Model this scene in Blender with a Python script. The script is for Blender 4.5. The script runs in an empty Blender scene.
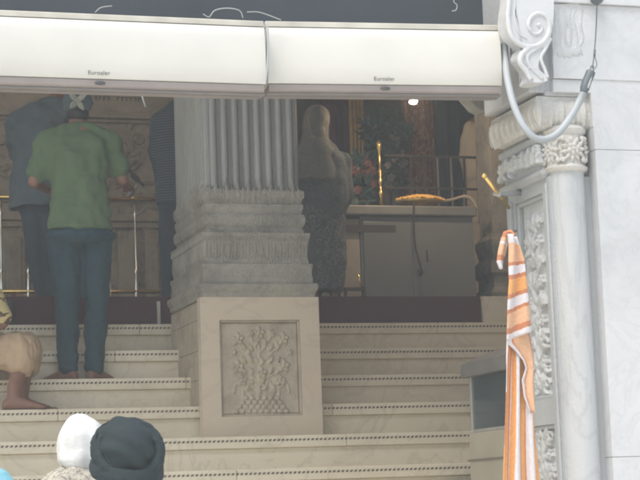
import bpy, bmesh, math, random
from mathutils import Vector, Matrix, noise
V = Vector
R = math.radians
random.seed(7)
scene = bpy.context.scene
COL = scene.collection

# ------------------------------------------------------------------ camera
F = 1850.0                                   # focal length in 640-px pixels
CAM = V((0, 0, 1.45))
yaw, pitch, roll = R(17.2), R(8.1), R(2.0)
fw = V((math.sin(yaw)*math.cos(pitch), math.cos(yaw)*math.cos(pitch), math.sin(pitch)))
r0 = V((math.cos(yaw), -math.sin(yaw), 0)); u0 = r0.cross(fw)
rt = r0*math.cos(roll) - u0*math.sin(roll)
up = r0*math.sin(roll) + u0*math.cos(roll)
def P(px, py, Y):                            # point of the plane y = Y seen at a photo position
    d = fw + rt*((px-320)/F) + up*((240-py)/F)
    return CAM + d*(Y/d.y)
def PX(px, py, X):
    d = fw + rt*((px-320)/F) + up*((240-py)/F)
    return CAM + d*(X/d.x)
def PZ(px, py, Z):
    d = fw + rt*((px-320)/F) + up*((240-py)/F)
    return CAM + d*((Z-CAM.z)/d.z)
cd = bpy.data.cameras.new('camera'); cam = bpy.data.objects.new('camera', cd); COL.objects.link(cam)
cam.matrix_world = Matrix((( rt.x, up.x, -fw.x, CAM.x), (rt.y, up.y, -fw.y, CAM.y), (rt.z, up.z, -fw.z, CAM.z), (0,0,0,1)))
cd.sensor_width = 36; cd.lens = F/640*36; cd.clip_end = 500; cd.clip_start = 0.1
scene.camera = cam

# ------------------------------------------------------------------ materials
def nodes(name):
    m = bpy.data.materials.new(name); m.use_nodes = True
    nt = m.node_tree; b = nt.nodes['Principled BSDF']
    return m, nt, b
def N(nt, t, **kw):
    n = nt.nodes.new(t)
    for k, v in kw.items():
        if k in n.inputs: n.inputs[k].default_value = v
        else: setattr(n, k, v)
    return n
def L(nt, a, b): nt.links.new(a, b)
def ramp(nt, src, stops, interp='LINEAR'):
    r = nt.nodes.new('ShaderNodeValToRGB'); r.color_ramp.interpolation = interp
    e = r.color_ramp.elements
    while len(e) > 1: e.remove(e[-1])
    e[0].position = stops[0][0]; e[0].color = (*stops[0][1], 1)
    for p, c in stops[1:]:
        x = e.new(p); x.color = (*c, 1)
    L(nt, src, r.inputs[0]); return r
def stone(name, c, c2=None, vein=None, rough=.45, scale=1.5, bump=.15, stain=None, fine=60, streak=False):
    m, nt, b = nodes(name)
    tc = N(nt, 'ShaderNodeTexCoord')
    src = tc.outputs['Object']
    if streak:
        mp = N(nt, 'ShaderNodeMapping'); mp.inputs['Scale'].default_value = (1, 1, .22); L(nt, src, mp.inputs[0]); src = mp.outputs[0]
    c2 = c2 or tuple(x*.82 for x in c)
    n1 = N(nt, 'ShaderNodeTexNoise', Scale=scale, Detail=7.0, Roughness=.62, Distortion=.6); L(nt, src, n1.inputs['Vector'])
    r1 = ramp(nt, n1.outputs['Fac'], [(.3, c2), (.62, c)])
    out = r1.outputs[0]
    if vein:
        n2 = N(nt, 'ShaderNodeTexNoise', Scale=scale*1.3, Detail=5.0, Roughness=.55, Distortion=2.2); L(nt, src, n2.inputs['Vector'])
        s = N(nt, 'ShaderNodeMath', operation='SUBTRACT'); s.inputs[1].default_value = .5; L(nt, n2.outputs['Fac'], s.inputs[0])
        a = N(nt, 'ShaderNodeMath', operation='ABSOLUTE'); L(nt, s.outputs[0], a.inputs[0])
        rv = ramp(nt, a.outputs[0], [(0, (.75,)*3), (.03, (0,)*3)])
        mx = N(nt, 'ShaderNodeMixRGB'); L(nt, rv.outputs[0], mx.inputs[0]); L(nt, out, mx.inputs[1]); mx.inputs[2].default_value = (*vein, 1)
        out = mx.outputs[0]
    if stain:
        n3 = N(nt, 'ShaderNodeTexNoise', Scale=scale*.7, Detail=10.0, Roughness=.75); L(nt, src, n3.inputs['Vector'])
        rs = ramp(nt, n3.outputs['Fac'], [(.48, (0,)*3), (.72, (.75,)*3)])
        mx = N(nt, 'ShaderNodeMixRGB'); L(nt, rs.outputs[0], mx.inputs[0]); L(nt, out, mx.inputs[1]); mx.inputs[2].default_value = (*stain, 1)
        out = mx.outputs[0]
    L(nt, out, b.inputs['Base Color'])
    b.inputs['Roughness'].default_value = rough
    n4 = N(nt, 'ShaderNodeTexNoise', Scale=float(fine), Detail=4.0); L(nt, tc.outputs['Object'], n4.inputs['Vector'])
    bp = N(nt, 'ShaderNodeBump', Strength=bump, Distance=.01); L(nt, n4.outputs['Fac'], bp.inputs['Height']); L(nt, bp.outputs[0], b.inputs['Normal'])
    return m
def plain(name, c, rough=.5, metal=0, var=.12, scale=8, bump=0, bscale=60, emit=None):
    m, nt, b = nodes(name)
    tc = N(nt, 'ShaderNodeTexCoord')
    n1 = N(nt, 'ShaderNodeTexNoise', Scale=float(scale), Detail=6.0); L(nt, tc.outputs['Object'], n1.inputs['Vector'])
    r1 = ramp(nt, n1.outputs['Fac'], [(.3, tuple(x*(1-var) for x in c)), (.7, tuple(min(1, x*(1+var)) for x in c))])
    L(nt, r1.outputs[0], b.inputs['Base Color'])
    b.inputs['Roughness'].default_value = rough; b.inputs['Metallic'].default_value = metal
    if bump:
        n4 = N(nt, 'ShaderNodeTexNoise', Scale=float(bscale), Detail=3.0); L(nt, tc.outputs['Object'], n4.inputs['Vector'])
        bp = N(nt, 'ShaderNodeBump', Strength=bump, Distance=.01); L(nt, n4.outputs['Fac'], bp.inputs['Height']); L(nt, bp.outputs[0], b.inputs['Normal'])
    if emit:
        b.inputs['Emission Color'].default_value = (*emit[0], 1); b.inputs['Emission Strength'].default_value = emit[1]
    return m
def cloth(name, c, c2=None, scale=90, pat=None, rough=.9, stripes=None):
    m, nt, b = nodes(name)
    tc = N(nt, 'ShaderNodeTexCoord')
    n1 = N(nt, 'ShaderNodeTexNoise', Scale=5.0, Detail=5.0); L(nt, tc.outputs['Object'], n1.inputs['Vector'])
    r1 = ramp(nt, n1.outputs['Fac'], [(.3, tuple(x*.85 for x in c)), (.7, tuple(min(1, x*1.12) for x in c))]); out = r1.outputs[0]
    if pat:                                   # small printed pattern
        v = N(nt, 'ShaderNodeTexNoise', Scale=float(pat[1]), Detail=3.0, Distortion=1.5); L(nt, tc.outputs['Object'], v.inputs['Vector'])
        rp = ramp(nt, v.outputs['Fac'], [(.5, (0,)*3), (.56, (1,)*3)])
        mx = N(nt, 'ShaderNodeMixRGB'); L(nt, rp.outputs[0], mx.inputs[0]); L(nt, out, mx.inputs[1]); mx.inputs[2].default_value = (*pat[0], 1); out = mx.outputs[0]
    if stripes:
        w = N(nt, 'ShaderNodeTexWave', Scale=float(stripes[1]), bands_direction='Z'); w.inputs['Distortion'].default_value = 1.5
        L(nt, tc.outputs['Object'], w.inputs['Vector'])
        rp = ramp(nt, w.outputs['Fac'], [(.55, (0,)*3), (.65, (1,)*3)])
        mx = N(nt, 'ShaderNodeMixRGB'); L(nt, rp.outputs[0], mx.inputs[0]); L(nt, out, mx.inputs[1]); mx.inputs[2].default_value = (*stripes[0], 1); out = mx.outputs[0]
    L(nt, out, b.inputs['Base Color']); b.inputs['Roughness'].default_value = rough
    b.inputs['Sheen Weight'].default_value = .0
    n4 = N(nt, 'ShaderNodeTexNoise', Scale=float(scale), Detail=3.0); L(nt, tc.outputs['Object'], n4.inputs['Vector'])
    bp = N(nt, 'ShaderNodeBump', Strength=.25, Distance=.006); L(nt, n4.outputs['Fac'], bp.inputs['Height']); L(nt, bp.outputs[0], b.inputs['Normal'])
    return m

M = {}
M['wall']   = stone('white_marble', (.585, .595, .60), (.54, .55, .56), vein=(.51, .52, .525), rough=.4, scale=2.2, bump=.12, stain=(.44,.45,.455))
M['jamb']   = stone('weathered_marble', (.43, .445, .45), (.36, .375, .38), vein=(.42, .44, .45), rough=.5, scale=2.5, bump=.3, stain=(.40,.40,.39), streak=True)
M['jambw']  = stone('pale_marble', (.49, .50, .505), (.42, .43, .435), vein=(.39, .40, .40), rough=.42, scale=2.5, bump=.2, streak=True, stain=(.40, .405, .40))
M['carve']  = stone('carved_marble', (.54, .555, .56), (.44, .45, .45), rough=.55, scale=6, bump=.5, stain=(.38,.36,.33), fine=90)
M['carveb'] = stone('carved_cream_marble', (.57, .56, .53), (.48, .465, .425), rough=.55, scale=6, bump=.5, stain=(.42,.38,.33), fine=90)
M['step']   = stone('cream_step_marble', (.82, .75, .595), (.75, .68, .535), vein=(.67, .60, .47), rough=.38, scale=1.6, bump=.08, stain=(.60, .53, .41))
M['inlay']  = plain('dark_inlay', (.17, .14, .105), rough=.4)
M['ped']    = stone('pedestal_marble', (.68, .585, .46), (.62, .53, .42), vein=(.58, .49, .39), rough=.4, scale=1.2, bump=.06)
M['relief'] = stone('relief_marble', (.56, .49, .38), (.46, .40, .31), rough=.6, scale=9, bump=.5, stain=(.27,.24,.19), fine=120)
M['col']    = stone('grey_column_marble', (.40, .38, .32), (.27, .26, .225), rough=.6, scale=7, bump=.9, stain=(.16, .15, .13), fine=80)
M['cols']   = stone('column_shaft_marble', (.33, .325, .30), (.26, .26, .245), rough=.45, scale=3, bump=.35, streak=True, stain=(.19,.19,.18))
M['back']   = stone('carved_back_stone', (.40, .335, .26), (.29, .245, .19), rough=.6, scale=3, bump=.4, stain=(.15,.13,.11))
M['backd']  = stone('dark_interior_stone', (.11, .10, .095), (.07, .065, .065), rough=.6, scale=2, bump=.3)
M['ceil']   = stone('interior_ceiling', (.62, .59, .54), rough=.7)
M['ground'] = stone('plaza_marble', (.80, .76, .68), (.72, .68, .61), rough=.35, scale=.6)
M['carpet'] = cloth('maroon_carpet', (.075, .02, .03), scale=200)
M['white_paint'] = plain('cream_white_enamel', (.62, .61, .565), rough=.35, var=.05, scale=3)
M['strip']  = plain('aged_pink_grey_plastic', (.27, .235, .22), rough=.5, var=.12, scale=5)
M['flange'] = plain('dusty_top_flange', (.50, .48, .42), rough=.7, var=.15)
M['fascia'] = plain('blue_grey_recess_shade', (.035, .045, .055), rough=.6, var=.15, scale=2)  # dark even tone puts the shade of the recess into the colour
M['steel']  = plain('grey_steel', (.22, .205, .20), rough=.5, var=.12)
M['ink']    = plain('grey_print', (.07, .07, .07), rough=.5)
M['blacktext'] = plain('incised_dark_letters', (.06, .055, .05), rough=.7)
M['black']  = plain('black_rubber', (.03, .032, .035), rough=.5)
M['plug']   = plain('dark_grey_rubber', (.10, .12, .13), rough=.5)
M['hose']   = plain('grey_conduit', (.38, .41, .43), rough=.55, var=.06)
M['wire']   = plain('pale_wire', (.36, .37, .36), rough=.5)
M['brass']  = plain('polished_brass', (.86, .60, .22), rough=.22, metal=1, var=.08)
M['gold']   = plain('gold_leaf', (.80, .58, .22), rough=.35, metal=1, var=.2, bump=.6, bscale=70)
M['steelb'] = plain('bright_steel', (.75, .70, .60), rough=.25, metal=1)
M['iron']   = plain('dark_iron', (.10, .085, .075), rough=.45, metal=.4)
M['dais']   = plain('dark_grey_panel', (.19, .20, .19), rough=.35, var=.1, scale=2)
M['daist']  = plain('dusty_grey_top', (.22, .225, .21), rough=.5, var=.15)
M['beige']  = plain('beige_panel', (.42, .37, .28), rough=.6)
M['kbody']  = plain('cream_laminate', (.42, .39, .31), rough=.5, var=.1, scale=4)
M['kroof']  = plain('grey_sheet_roof', (.17, .165, .155), rough=.55, var=.18, scale=6)
M['kframe'] = plain('aluminium', (.62, .63, .62), rough=.35, metal=.7)
M['kin']    = plain('dark_cabin_lining', (.03, .04, .045), rough=.6)
M['skin']   = plain('brown_skin', (.25, .125, .085), rough=.5, var=.08, scale=12, bump=.1, bscale=150)
M['hair']   = plain('black_hair', (.02, .018, .016), rough=.6)
M['green']  = cloth('sage_green_cotton', (.100, .155, .078))
M['navy']   = cloth('navy_blue_denim', (.018, .054, .072))
M['bluegr'] = cloth('grey_blue_shirt', (.085, .115, .135))
M['dark']   = cloth('dark_slate_cloth', (.035, .055, .075))
M['stripe'] = cloth('dark_striped_knit', (.03, .045, .065), stripes=((.075, .095, .105), 17))
M['scarf']  = cloth('pale_scarf', (.30, .30, .25))
M['gauze']  = cloth('sheer_pale_gauze', (.42, .42, .36))
_nt = M['gauze'].node_tree; _nt.nodes['Principled BSDF'].inputs['Alpha'].default_value = .36
M['shawl']  = cloth('slate_shawl', (.08, .10, .11), pat=((.105, .125, .135), 40))
M['kurta']  = cloth('patterned_kurta', (.075, .09, .095), pat=((.21, .22, .215), 62))
M['grtr']   = cloth('grey_trousers', (.13, .14, .15))
M['khaki']  = cloth('beige_cotton', (.52, .38, .25))
M['yellow'] = cloth('yellow_spotted_shirt', (.62, .52, .26), pat=((.13, .07, .05), 16))
M['turban'] = cloth('charcoal_turban', (.013, .024, .028), scale=140)
M['whitec'] = cloth('white_muslin', (.62, .62, .61))
M['lace']   = cloth('pale_lace', (.46, .43, .36), pat=((.24, .22, .18), 60))
M['aqua']   = cloth('light_blue_cloth', (.22, .50, .60))
M['ivory']  = cloth('dull_cream_robe', (.66, .54, .40))
M['curt']   = cloth('rust_pink_cloth', (.36, .17, .12), pat=((.55, .33, .20), 14))
M['dcurt']  = cloth('dark_teal_curtain', (.022, .045, .055))
M['leafm']  = plain('teal_green_leaves', (.035, .09, .085), rough=.5, var=.4, scale=20)
M['petr']   = plain('dusty_red_petals', (.24, .11, .095), rough=.6, var=.4, scale=30)
M['petw']   = plain('pale_pink_petals', (.50, .38, .34), rough=.6, var=.3, scale=30)
M['mari']   = plain('marigold_orange', (.92, .52, .14), rough=.6, var=.25, scale=60)
M['towelr'] = cloth('rust_towel_cloth', (.62, .24, .10))
M['lamp']   = plain('lit_lamp', (.9, .8, .8), emit=((1, .80, .74), 7))

# ------------------------------------------------------------------ mesh tools
class G:
    def __init__(s): s.b = bmesh.new()
    def box(s, a, c):
        x0, x1 = sorted((a[0], c[0])); y0, y1 = sorted((a[1], c[1])); z0, z1 = sorted((a[2], c[2]))
        v = [s.b.verts.new(p) for p in ((x0,y0,z0),(x1,y0,z0),(x1,y1,z0),(x0,y1,z0),(x0,y0,z1),(x1,y0,z1),(x1,y1,z1),(x0,y1,z1))]
        for f in ((3,2,1,0),(4,5,6,7),(0,1,5,4),(1,2,6,5),(2,3,7,6),(3,0,4,7)): s.b.faces.new([v[i] for i in f])
        return s
    def hexa(s, pts):                        # 8 points: bottom loop, top loop
        v = [s.b.verts.new(p) for p in pts]
        for f in ((3,2,1,0),(4,5,6,7),(0,1,5,4),(1,2,6,5),(2,3,7,6),(3,0,4,7)): s.b.faces.new([v[i] for i in f])
        return s
    def loft(s, rings, cap=True):
        vs = [[s.b.verts.new(p) for p in r] for r in rings]; n = len(vs[0])
        for a, c in zip(vs, vs[1:]):
            for i in range(n): s.b.faces.new((a[i], a[(i+1) % n], c[(i+1) % n], c[i]))
        if cap:
            s.b.faces.new(vs[0][::-1]); s.b.faces.new(vs[-1])
        return s
    def ring(s, c, u, v, a, b, n=14, ph=0):
        return [V(c) + u*(a*math.cos(2*math.pi*i/n+ph)) + v*(b*math.sin(2*math.pi*i/n+ph)) for i in range(n)]
    def tube(s, pts, r, n=8):
        pts = [V(p) for p in pts]; rs = r if isinstance(r, (list, tuple)) else [r]*len(pts)
        rings = []; pu = None
        for i, p in enumerate(pts):
            t = (pts[min(i+1, len(pts)-1)] - pts[max(i-1, 0)]).normalized()
            if pu is None: pu = t.orthogonal().normalized()
            pu = (pu - t*pu.dot(t)).normalized(); w = t.cross(pu)
            rings.append(s.ring(p, pu, w, rs[i], rs[i], n))
        return s.loft(rings)
    def ell(s, c, rx, ry, rz, ax=None, n=14, m=9):
        X, Y, Z = ax or (V((1,0,0)), V((0,1,0)), V((0,0,1)))
        rings = []
        for j in range(1, m):
            t = math.pi*j/m
            rings.append([V(c) - Z*(rz*math.cos(t)) + X*(rx*math.sin(t)*math.cos(2*math.pi*i/n)) + Y*(ry*math.sin(t)*math.sin(2*math.pi*i/n)) for i in range(n)])
        vs = [[s.b.verts.new(p) for p in r] for r in rings]
        bt = s.b.verts.new(V(c)-Z*rz); tp = s.b.verts.new(V(c)+Z*rz)
        for a, d in zip(vs, vs[1:]):
            for i in range(n): s.b.faces.new((a[i], a[(i+1) % n], d[(i+1) % n], d[i]))
        for i in range(n):
            s.b.faces.new((bt, vs[0][(i+1) % n], vs[0][i])); s.b.faces.new((tp, vs[-1][i], vs[-1][(i+1) % n]))
        return s
    def caps(s, p0, p1, a, b, n=12):         # tapered capsule
        p0, p1 = V(p0), V(p1); t = (p1-p0).normalized(); u = t.orthogonal().normalized(); w = t.cross(u)
        rg = []
        for k in (-.99, -.7, -.35): rg.append(s.ring(p0+t*(a*k), u, w, a*math.sqrt(1-k*k), a*math.sqrt(1-k*k), n))
        for k in (0, .5, 1): rg.append(s.ring(p0.lerp(p1, k), u, w, a+(b-a)*k, a+(b-a)*k, n))
        for k in (.35, .7, .99): rg.append(s.ring(p1+t*(b*k), u, w, b*math.sqrt(1-k*k), b*math.sqrt(1-k*k), n))
        return s.loft(rg)
    def prism(s, pts, d):                    # planar polygon pts extruded by vector d
        a = [V(p) for p in pts]
        return s.loft([a, [p+V(d) for p in a]])
    def rrect(s, x0, x1, y0, y1, prof, back=1):      # moulding swept round a rectangle: prof = [(offset, z)]
        return s.loft([[V((x0-o, y0-o, z)), V((x1+o, y0-o, z)), V((x1+o, y1+o*back, z)), V((x0-o, y1+o*back, z))] for o, z in prof])
    def leaf(s, o, d, side, nrm, Ln, w, h, lobes=4, curl=.3, bend=0):
        o, d, side, nrm = V(o), V(d).normalized(), V(side).normalized(), V(nrm).normalized()
        n = 12; rows = []
        for i in range(n+1):
            t = i/n; ww = w*math.sin(math.pi*(.08+.92*t)**.8)**.7 if t < 1 else 0.002*w
            ww *= (1 - .28*abs(math.sin(lobes*math.pi*t)))if lobes else 1
            cen = o + d*(Ln*t) + side*(bend*Ln*t*t)
            hh = h*(.35 + .65*math.sin(math.pi*min(1, t*1.02))) + h*curl*t
            rows.append([s.b.verts.new(cen + side*(ww*j) + nrm*(hh*k)) for j, k in ((-1, -.2), (-.6, .75), (-.12, .8), (0, .5), (.12, .8), (.6, .75), (1, -.2), (.5, -.45), (-.5, -.45))])
        m = len(rows[0])
        for a, c in zip(rows, rows[1:]):
            for j in range(m): s.b.faces.new((a[j], a[(j+1) % m], c[(j+1) % m], c[j]))
        s.b.faces.new(rows[0][::-1]); s.b.faces.new(rows[-1])
        return s
    def rosette(s, c, U, W, nrm, r, h, n=6, lobes=0):
        c = V(c)
        for k in range(n):
            a = 2*math.pi*k/n + .3; d = U*math.cos(a) + W*math.sin(a); sd = -U*math.sin(a) + W*math.cos(a)
            s.leaf(c + d*(r*.18), d, sd, nrm, r*.85, r*.36, h, lobes)
        s.ell(c, r*.24, r*.24, h*1.4, (U, W, nrm), 10, 6)
        return s
    def obj(s, name, mat, parent=None, smooth=False, bevel=0, mods=None):
        bmesh.ops.recalc_face_normals(s.b, faces=s.b.faces)
        me = bpy.data.meshes.new(name); s.b.to_mesh(me); s.b.free()
        if smooth:
            for p in me.polygons: p.use_smooth = True
        me.materials.append(mat)
        o = bpy.data.objects.new(name, me); COL.objects.link(o)
        if parent: o.parent = parent
        if bevel:
            b = o.modifiers.new('bevel', 'BEVEL'); b.width = bevel; b.segments = 2; b.limit_method = 'ANGLE'; b.angle_limit = R(40)
        return o
def tag(o, label=None, cat=None, group=None, kind=None):
    if label: o['label'] = label
    if cat: o['category'] = cat
    if group: o['group'] = group
    if kind: o['kind'] = kind
    return o
def thing(name, label, cat, group=None):
    o = bpy.data.objects.new(name, None); COL.objects.link(o); return tag(o, label, cat, group)
def smooth_sharp(o, ang=35):
    for p in o.data.polygons: p.use_smooth = True
    try: o.data.set_sharp_from_angle(angle=R(ang))
    except Exception: pass
    return o
def fuse(g, name, mat, parent=None, voxel=.012, it=6, folds=None, reproj=None):
    """remesh overlapping closed shapes into ONE continuous surface, then fold it like cloth"""
    bmesh.ops.recalc_face_normals(g.b, faces=g.b.faces)
    me = bpy.data.meshes.new('t'); g.b.to_mesh(me); g.b.free()
    o = bpy.data.objects.new('t', me); COL.objects.link(o)
    r = o.modifiers.new('r', 'REMESH'); r.mode = 'VOXEL'; r.voxel_size = voxel
    s = o.modifiers.new('s', 'SMOOTH'); s.factor = .5; s.iterations = it
    bpy.context.view_layer.update()
    dg = bpy.context.evaluated_depsgraph_get()
    m2 = bpy.data.meshes.new_from_object(o.evaluated_get(dg)); m2.name = name
    bpy.data.objects.remove(o); bpy.data.meshes.remove(me)
    if folds:
        amp, sx, sz = folds
        nn = [v.normal.copy() for v in m2.vertices]
        for v, n in zip(m2.vertices, nn):
            p = v.co; q = V((p.x*sx, p.y*sx, p.z*sz))
            k = noise.noise(q) + .5*noise.noise(q*2.3 + V((3, 1, 7)))
            k2 = abs(noise.noise(V((p.x*sx*.7 + p.z*5, p.y*sx*.7, p.z*sz*1.6 - p.x*3))))
            v.co = p + n*(amp*(k - k2*1.1))
    for p in m2.polygons: p.use_smooth = True
    m2.materials.clear(); m2.materials.append(mat)
    o = bpy.data.objects.new(name, m2); COL.objects.link(o)
    if parent: o.parent = parent
    return o
def carved(g, name, mat, parent, voxel=.004, it=2):
    return fuse(g, name, mat, parent, voxel, it)
def curve_pts(pts, n=8):                     # Catmull-Rom through points
    pts = [V(p) for p in pts]; out = []
    q = [pts[0]*2-pts[1]] + pts + [pts[-1]*2-pts[-2]]
    for i in range(1, len(q)-2):
        a, b, c, d = q[i-1:i+3]
        for k in range(n):
            t = k/n
            out.append(.5*((2*b) + (c-a)*t + (2*a-5*b+4*c-d)*t*t + (3*b-3*c+d-a)*t**3))
    out.append(pts[-1]); return out
XX, YY, ZZ = V((1,0,0)), V((0,1,0)), V((0,0,1))

# ------------------------------------------------------------------ ground
Y0, TR, Z0, RI = 9.6, .30, 1.644, .186       # nosing of step 0, going, height, rise
g = G(); g.box((-60, -60, -.3), (60, 60, 0)); tag(g.obj('ground', M['ground']), kind='structure')

# ------------------------------------------------------------------ staircase
XL = -7.5
XR = P(556, 300, 7.0).x                      # reveal plane of the right jamb
XRI = 5.6
ZL = Z0 + 5*RI                               # landing level
Xk = P(470, 400, 9.3).x                      # left side of the glazed cabin
st = thing('staircase', 'wide cream marble staircase with dark dotted inlay lines leading up to the hall', 'staircase')
for k in range(-8, 6):
    z = Z0 + k*RI; yn = Y0 + k*TR
    xr = (Xk - .02) if k < 0 else XRI
    g = G()
    yb = Y0 + 6*TR if k < 5 else 13.2
    g.box((XL, yn+.022, z-RI+.0), (xr, min(yb, yn+.022+TR+.05) if k < 5 else 12.0, z-.068))
    s = g.obj('step', M['step'], st, bevel=.002)
    g = G()
    # nosing slabs with joints
    xs = [XL]
    rr = random.Random(k+20)
    while xs[-1] < xr - .01:
        xs.append(min(xr, xs[-1] + rr.uniform(1.5, 2.2)))
    if k == 1: xs = [XL, -1, .6, P(347, 445, 9.9).x, xr]
    for a, c in zip(xs, xs[1:]):
        g.box((a+.0007, yn, z-.067), (c-.0007, (yn+TR+.05) if k < 5 else 12.0, z))
    g.obj('nosing', M['step'], s, bevel=.006)
    if k >= -2:
        g = G(); x = .85
        while x < min(xr, 5.3) - .02:
            h = .0058; l = .0105; zz = z - .025
            g.hexa([(x-l, yn-.0012, zz-h), (x+l-.006, yn-.0012, zz-h), (x+l-.006, yn+.002, zz-h), (x-l, yn+.002, zz-h),
                    (x-l+.006, yn-.0012, zz+h), (x+l, yn-.0012, zz+h), (x+l, yn+.002, zz+h), (x-l+.006, yn+.002, zz+h)])
            x += .0245
        tag(g.obj('inlay_band', M['inlay'], s), kind='stuff')
# fill below the stair so nothing is hollow
g = G()
for k in range(-8, 5):
    g.box((XL+.01, Y0+k*TR+.2, 0.001), ((Xk-.04) if k < 0 else XRI-.01, Y0+k*TR+.34, Z0+k*RI-.1))
g.obj('core', M['step'], st)

# second platform edge with the maroon carpet
ZP = ZL + RI
YP = PZ(330, 296.5, ZP).y
pier_x0 = P(200, 300, 10.08).x; pier_x1 = P(318.5, 300, 10.08).x
XRW = P(480, 308, YP).x
pl = G(); pl.box((XL, YP+.012, ZL-.3), (XRI, 16.5, ZP-.012)); tag(pl.obj('platform_floor', M['backd']), kind='structure')
for (xa, xb, lb) in ((XL, pier_x0+.2, 'maroon carpet on the platform edge left of the fluted pillar, behind the navy trousers'),
                     (pier_x1-.2, XRW, 'maroon carpet on the platform edge right of the fluted pillar, under the dark counter')):
    g = G(); g.box((xa, YP-.004, ZL+.002), (xb, YP+.010, ZP)); g.box((xa, YP+.0095, ZP-.010), (xb, YP+1.2, ZP+.002))
    tag(g.obj('carpet', M['carpet']), lb, 'carpet', 'maroon carpets on the platform edge')
g = G(); g.box((P(157,310,YP-.05).x, YP-.06, ZL), (P(160,310,YP-.05).x, YP-.045, ZL+.15))
tag(g.obj('edge_strip', M['flange']), 'short pale upright strip where the left maroon carpet meets the pillar', 'trim strip')
g = G(); g.box((XRW+.012, YP-.02, ZL), (XRI, YP+.4, ZP-.001))
tag(g.obj('stone_kerb', M['step']), 'cream stone block at the right end of the maroon carpet', 'stone block')

# ------------------------------------------------------------------ fluted pillar
Yp = 10.08
cx = (P(202.5, 120, Yp).x + P(298, 120, Yp).x)/2
pcx = (pier_x0 + pier_x1)/2
hw = .262
sx0, sx1 = pcx-hw-.004, pcx+hw-.004
Yb = PX(165.5, 300, pier_x0).y
fy = Yp + .064
zz = lambda y, x=258: P(x, y, Yp).z
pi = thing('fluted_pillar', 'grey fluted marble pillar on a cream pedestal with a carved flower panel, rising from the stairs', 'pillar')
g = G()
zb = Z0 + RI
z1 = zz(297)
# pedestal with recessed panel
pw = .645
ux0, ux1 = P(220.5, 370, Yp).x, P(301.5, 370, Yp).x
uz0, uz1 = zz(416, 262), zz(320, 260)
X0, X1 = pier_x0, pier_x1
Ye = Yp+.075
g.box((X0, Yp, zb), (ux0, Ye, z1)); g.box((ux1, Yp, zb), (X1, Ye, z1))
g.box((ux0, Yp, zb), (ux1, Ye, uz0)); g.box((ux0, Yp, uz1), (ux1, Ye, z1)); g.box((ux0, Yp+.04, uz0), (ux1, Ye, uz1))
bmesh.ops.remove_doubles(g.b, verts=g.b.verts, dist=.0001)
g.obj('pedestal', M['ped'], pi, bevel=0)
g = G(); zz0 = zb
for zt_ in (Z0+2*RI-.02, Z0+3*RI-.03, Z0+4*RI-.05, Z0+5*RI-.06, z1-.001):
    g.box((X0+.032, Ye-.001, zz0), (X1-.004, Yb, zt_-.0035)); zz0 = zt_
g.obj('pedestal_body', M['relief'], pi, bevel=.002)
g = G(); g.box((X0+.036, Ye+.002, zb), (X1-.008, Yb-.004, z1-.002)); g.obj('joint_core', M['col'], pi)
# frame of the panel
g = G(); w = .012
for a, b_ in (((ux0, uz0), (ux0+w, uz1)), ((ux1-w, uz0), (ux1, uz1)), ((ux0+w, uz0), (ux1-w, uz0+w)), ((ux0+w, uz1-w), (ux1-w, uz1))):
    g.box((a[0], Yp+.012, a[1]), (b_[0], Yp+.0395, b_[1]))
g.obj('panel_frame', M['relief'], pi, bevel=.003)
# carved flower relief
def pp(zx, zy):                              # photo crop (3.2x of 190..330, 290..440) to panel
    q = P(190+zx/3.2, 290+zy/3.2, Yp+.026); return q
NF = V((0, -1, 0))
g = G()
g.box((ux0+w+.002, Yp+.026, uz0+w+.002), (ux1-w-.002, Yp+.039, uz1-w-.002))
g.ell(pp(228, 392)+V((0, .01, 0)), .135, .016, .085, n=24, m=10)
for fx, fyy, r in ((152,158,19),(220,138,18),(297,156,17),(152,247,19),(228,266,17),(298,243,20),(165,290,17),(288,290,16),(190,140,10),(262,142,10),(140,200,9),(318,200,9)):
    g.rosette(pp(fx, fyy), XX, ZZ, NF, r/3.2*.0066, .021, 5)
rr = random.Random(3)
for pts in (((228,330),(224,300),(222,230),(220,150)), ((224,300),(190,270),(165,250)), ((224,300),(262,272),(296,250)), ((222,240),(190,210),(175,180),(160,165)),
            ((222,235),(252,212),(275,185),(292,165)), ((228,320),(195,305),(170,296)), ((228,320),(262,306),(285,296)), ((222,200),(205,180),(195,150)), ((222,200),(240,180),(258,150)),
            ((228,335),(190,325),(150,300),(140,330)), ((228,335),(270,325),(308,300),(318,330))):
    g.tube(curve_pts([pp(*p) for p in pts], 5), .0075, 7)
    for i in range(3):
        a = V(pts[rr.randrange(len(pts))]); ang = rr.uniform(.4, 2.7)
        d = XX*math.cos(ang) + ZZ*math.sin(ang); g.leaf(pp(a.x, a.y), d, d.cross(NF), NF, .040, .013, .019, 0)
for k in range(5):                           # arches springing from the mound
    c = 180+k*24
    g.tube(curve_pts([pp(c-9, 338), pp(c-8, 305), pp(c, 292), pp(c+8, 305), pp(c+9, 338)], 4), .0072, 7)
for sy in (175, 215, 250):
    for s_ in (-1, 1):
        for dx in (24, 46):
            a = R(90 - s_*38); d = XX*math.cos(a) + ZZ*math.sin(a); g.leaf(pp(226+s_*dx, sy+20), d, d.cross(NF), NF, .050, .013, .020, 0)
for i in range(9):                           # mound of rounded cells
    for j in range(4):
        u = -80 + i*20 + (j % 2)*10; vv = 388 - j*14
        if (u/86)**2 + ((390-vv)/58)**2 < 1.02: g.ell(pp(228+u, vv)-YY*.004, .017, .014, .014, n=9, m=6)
carved(g, 'carved_panel', M['relief'], pi, .0034, 1)
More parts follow.
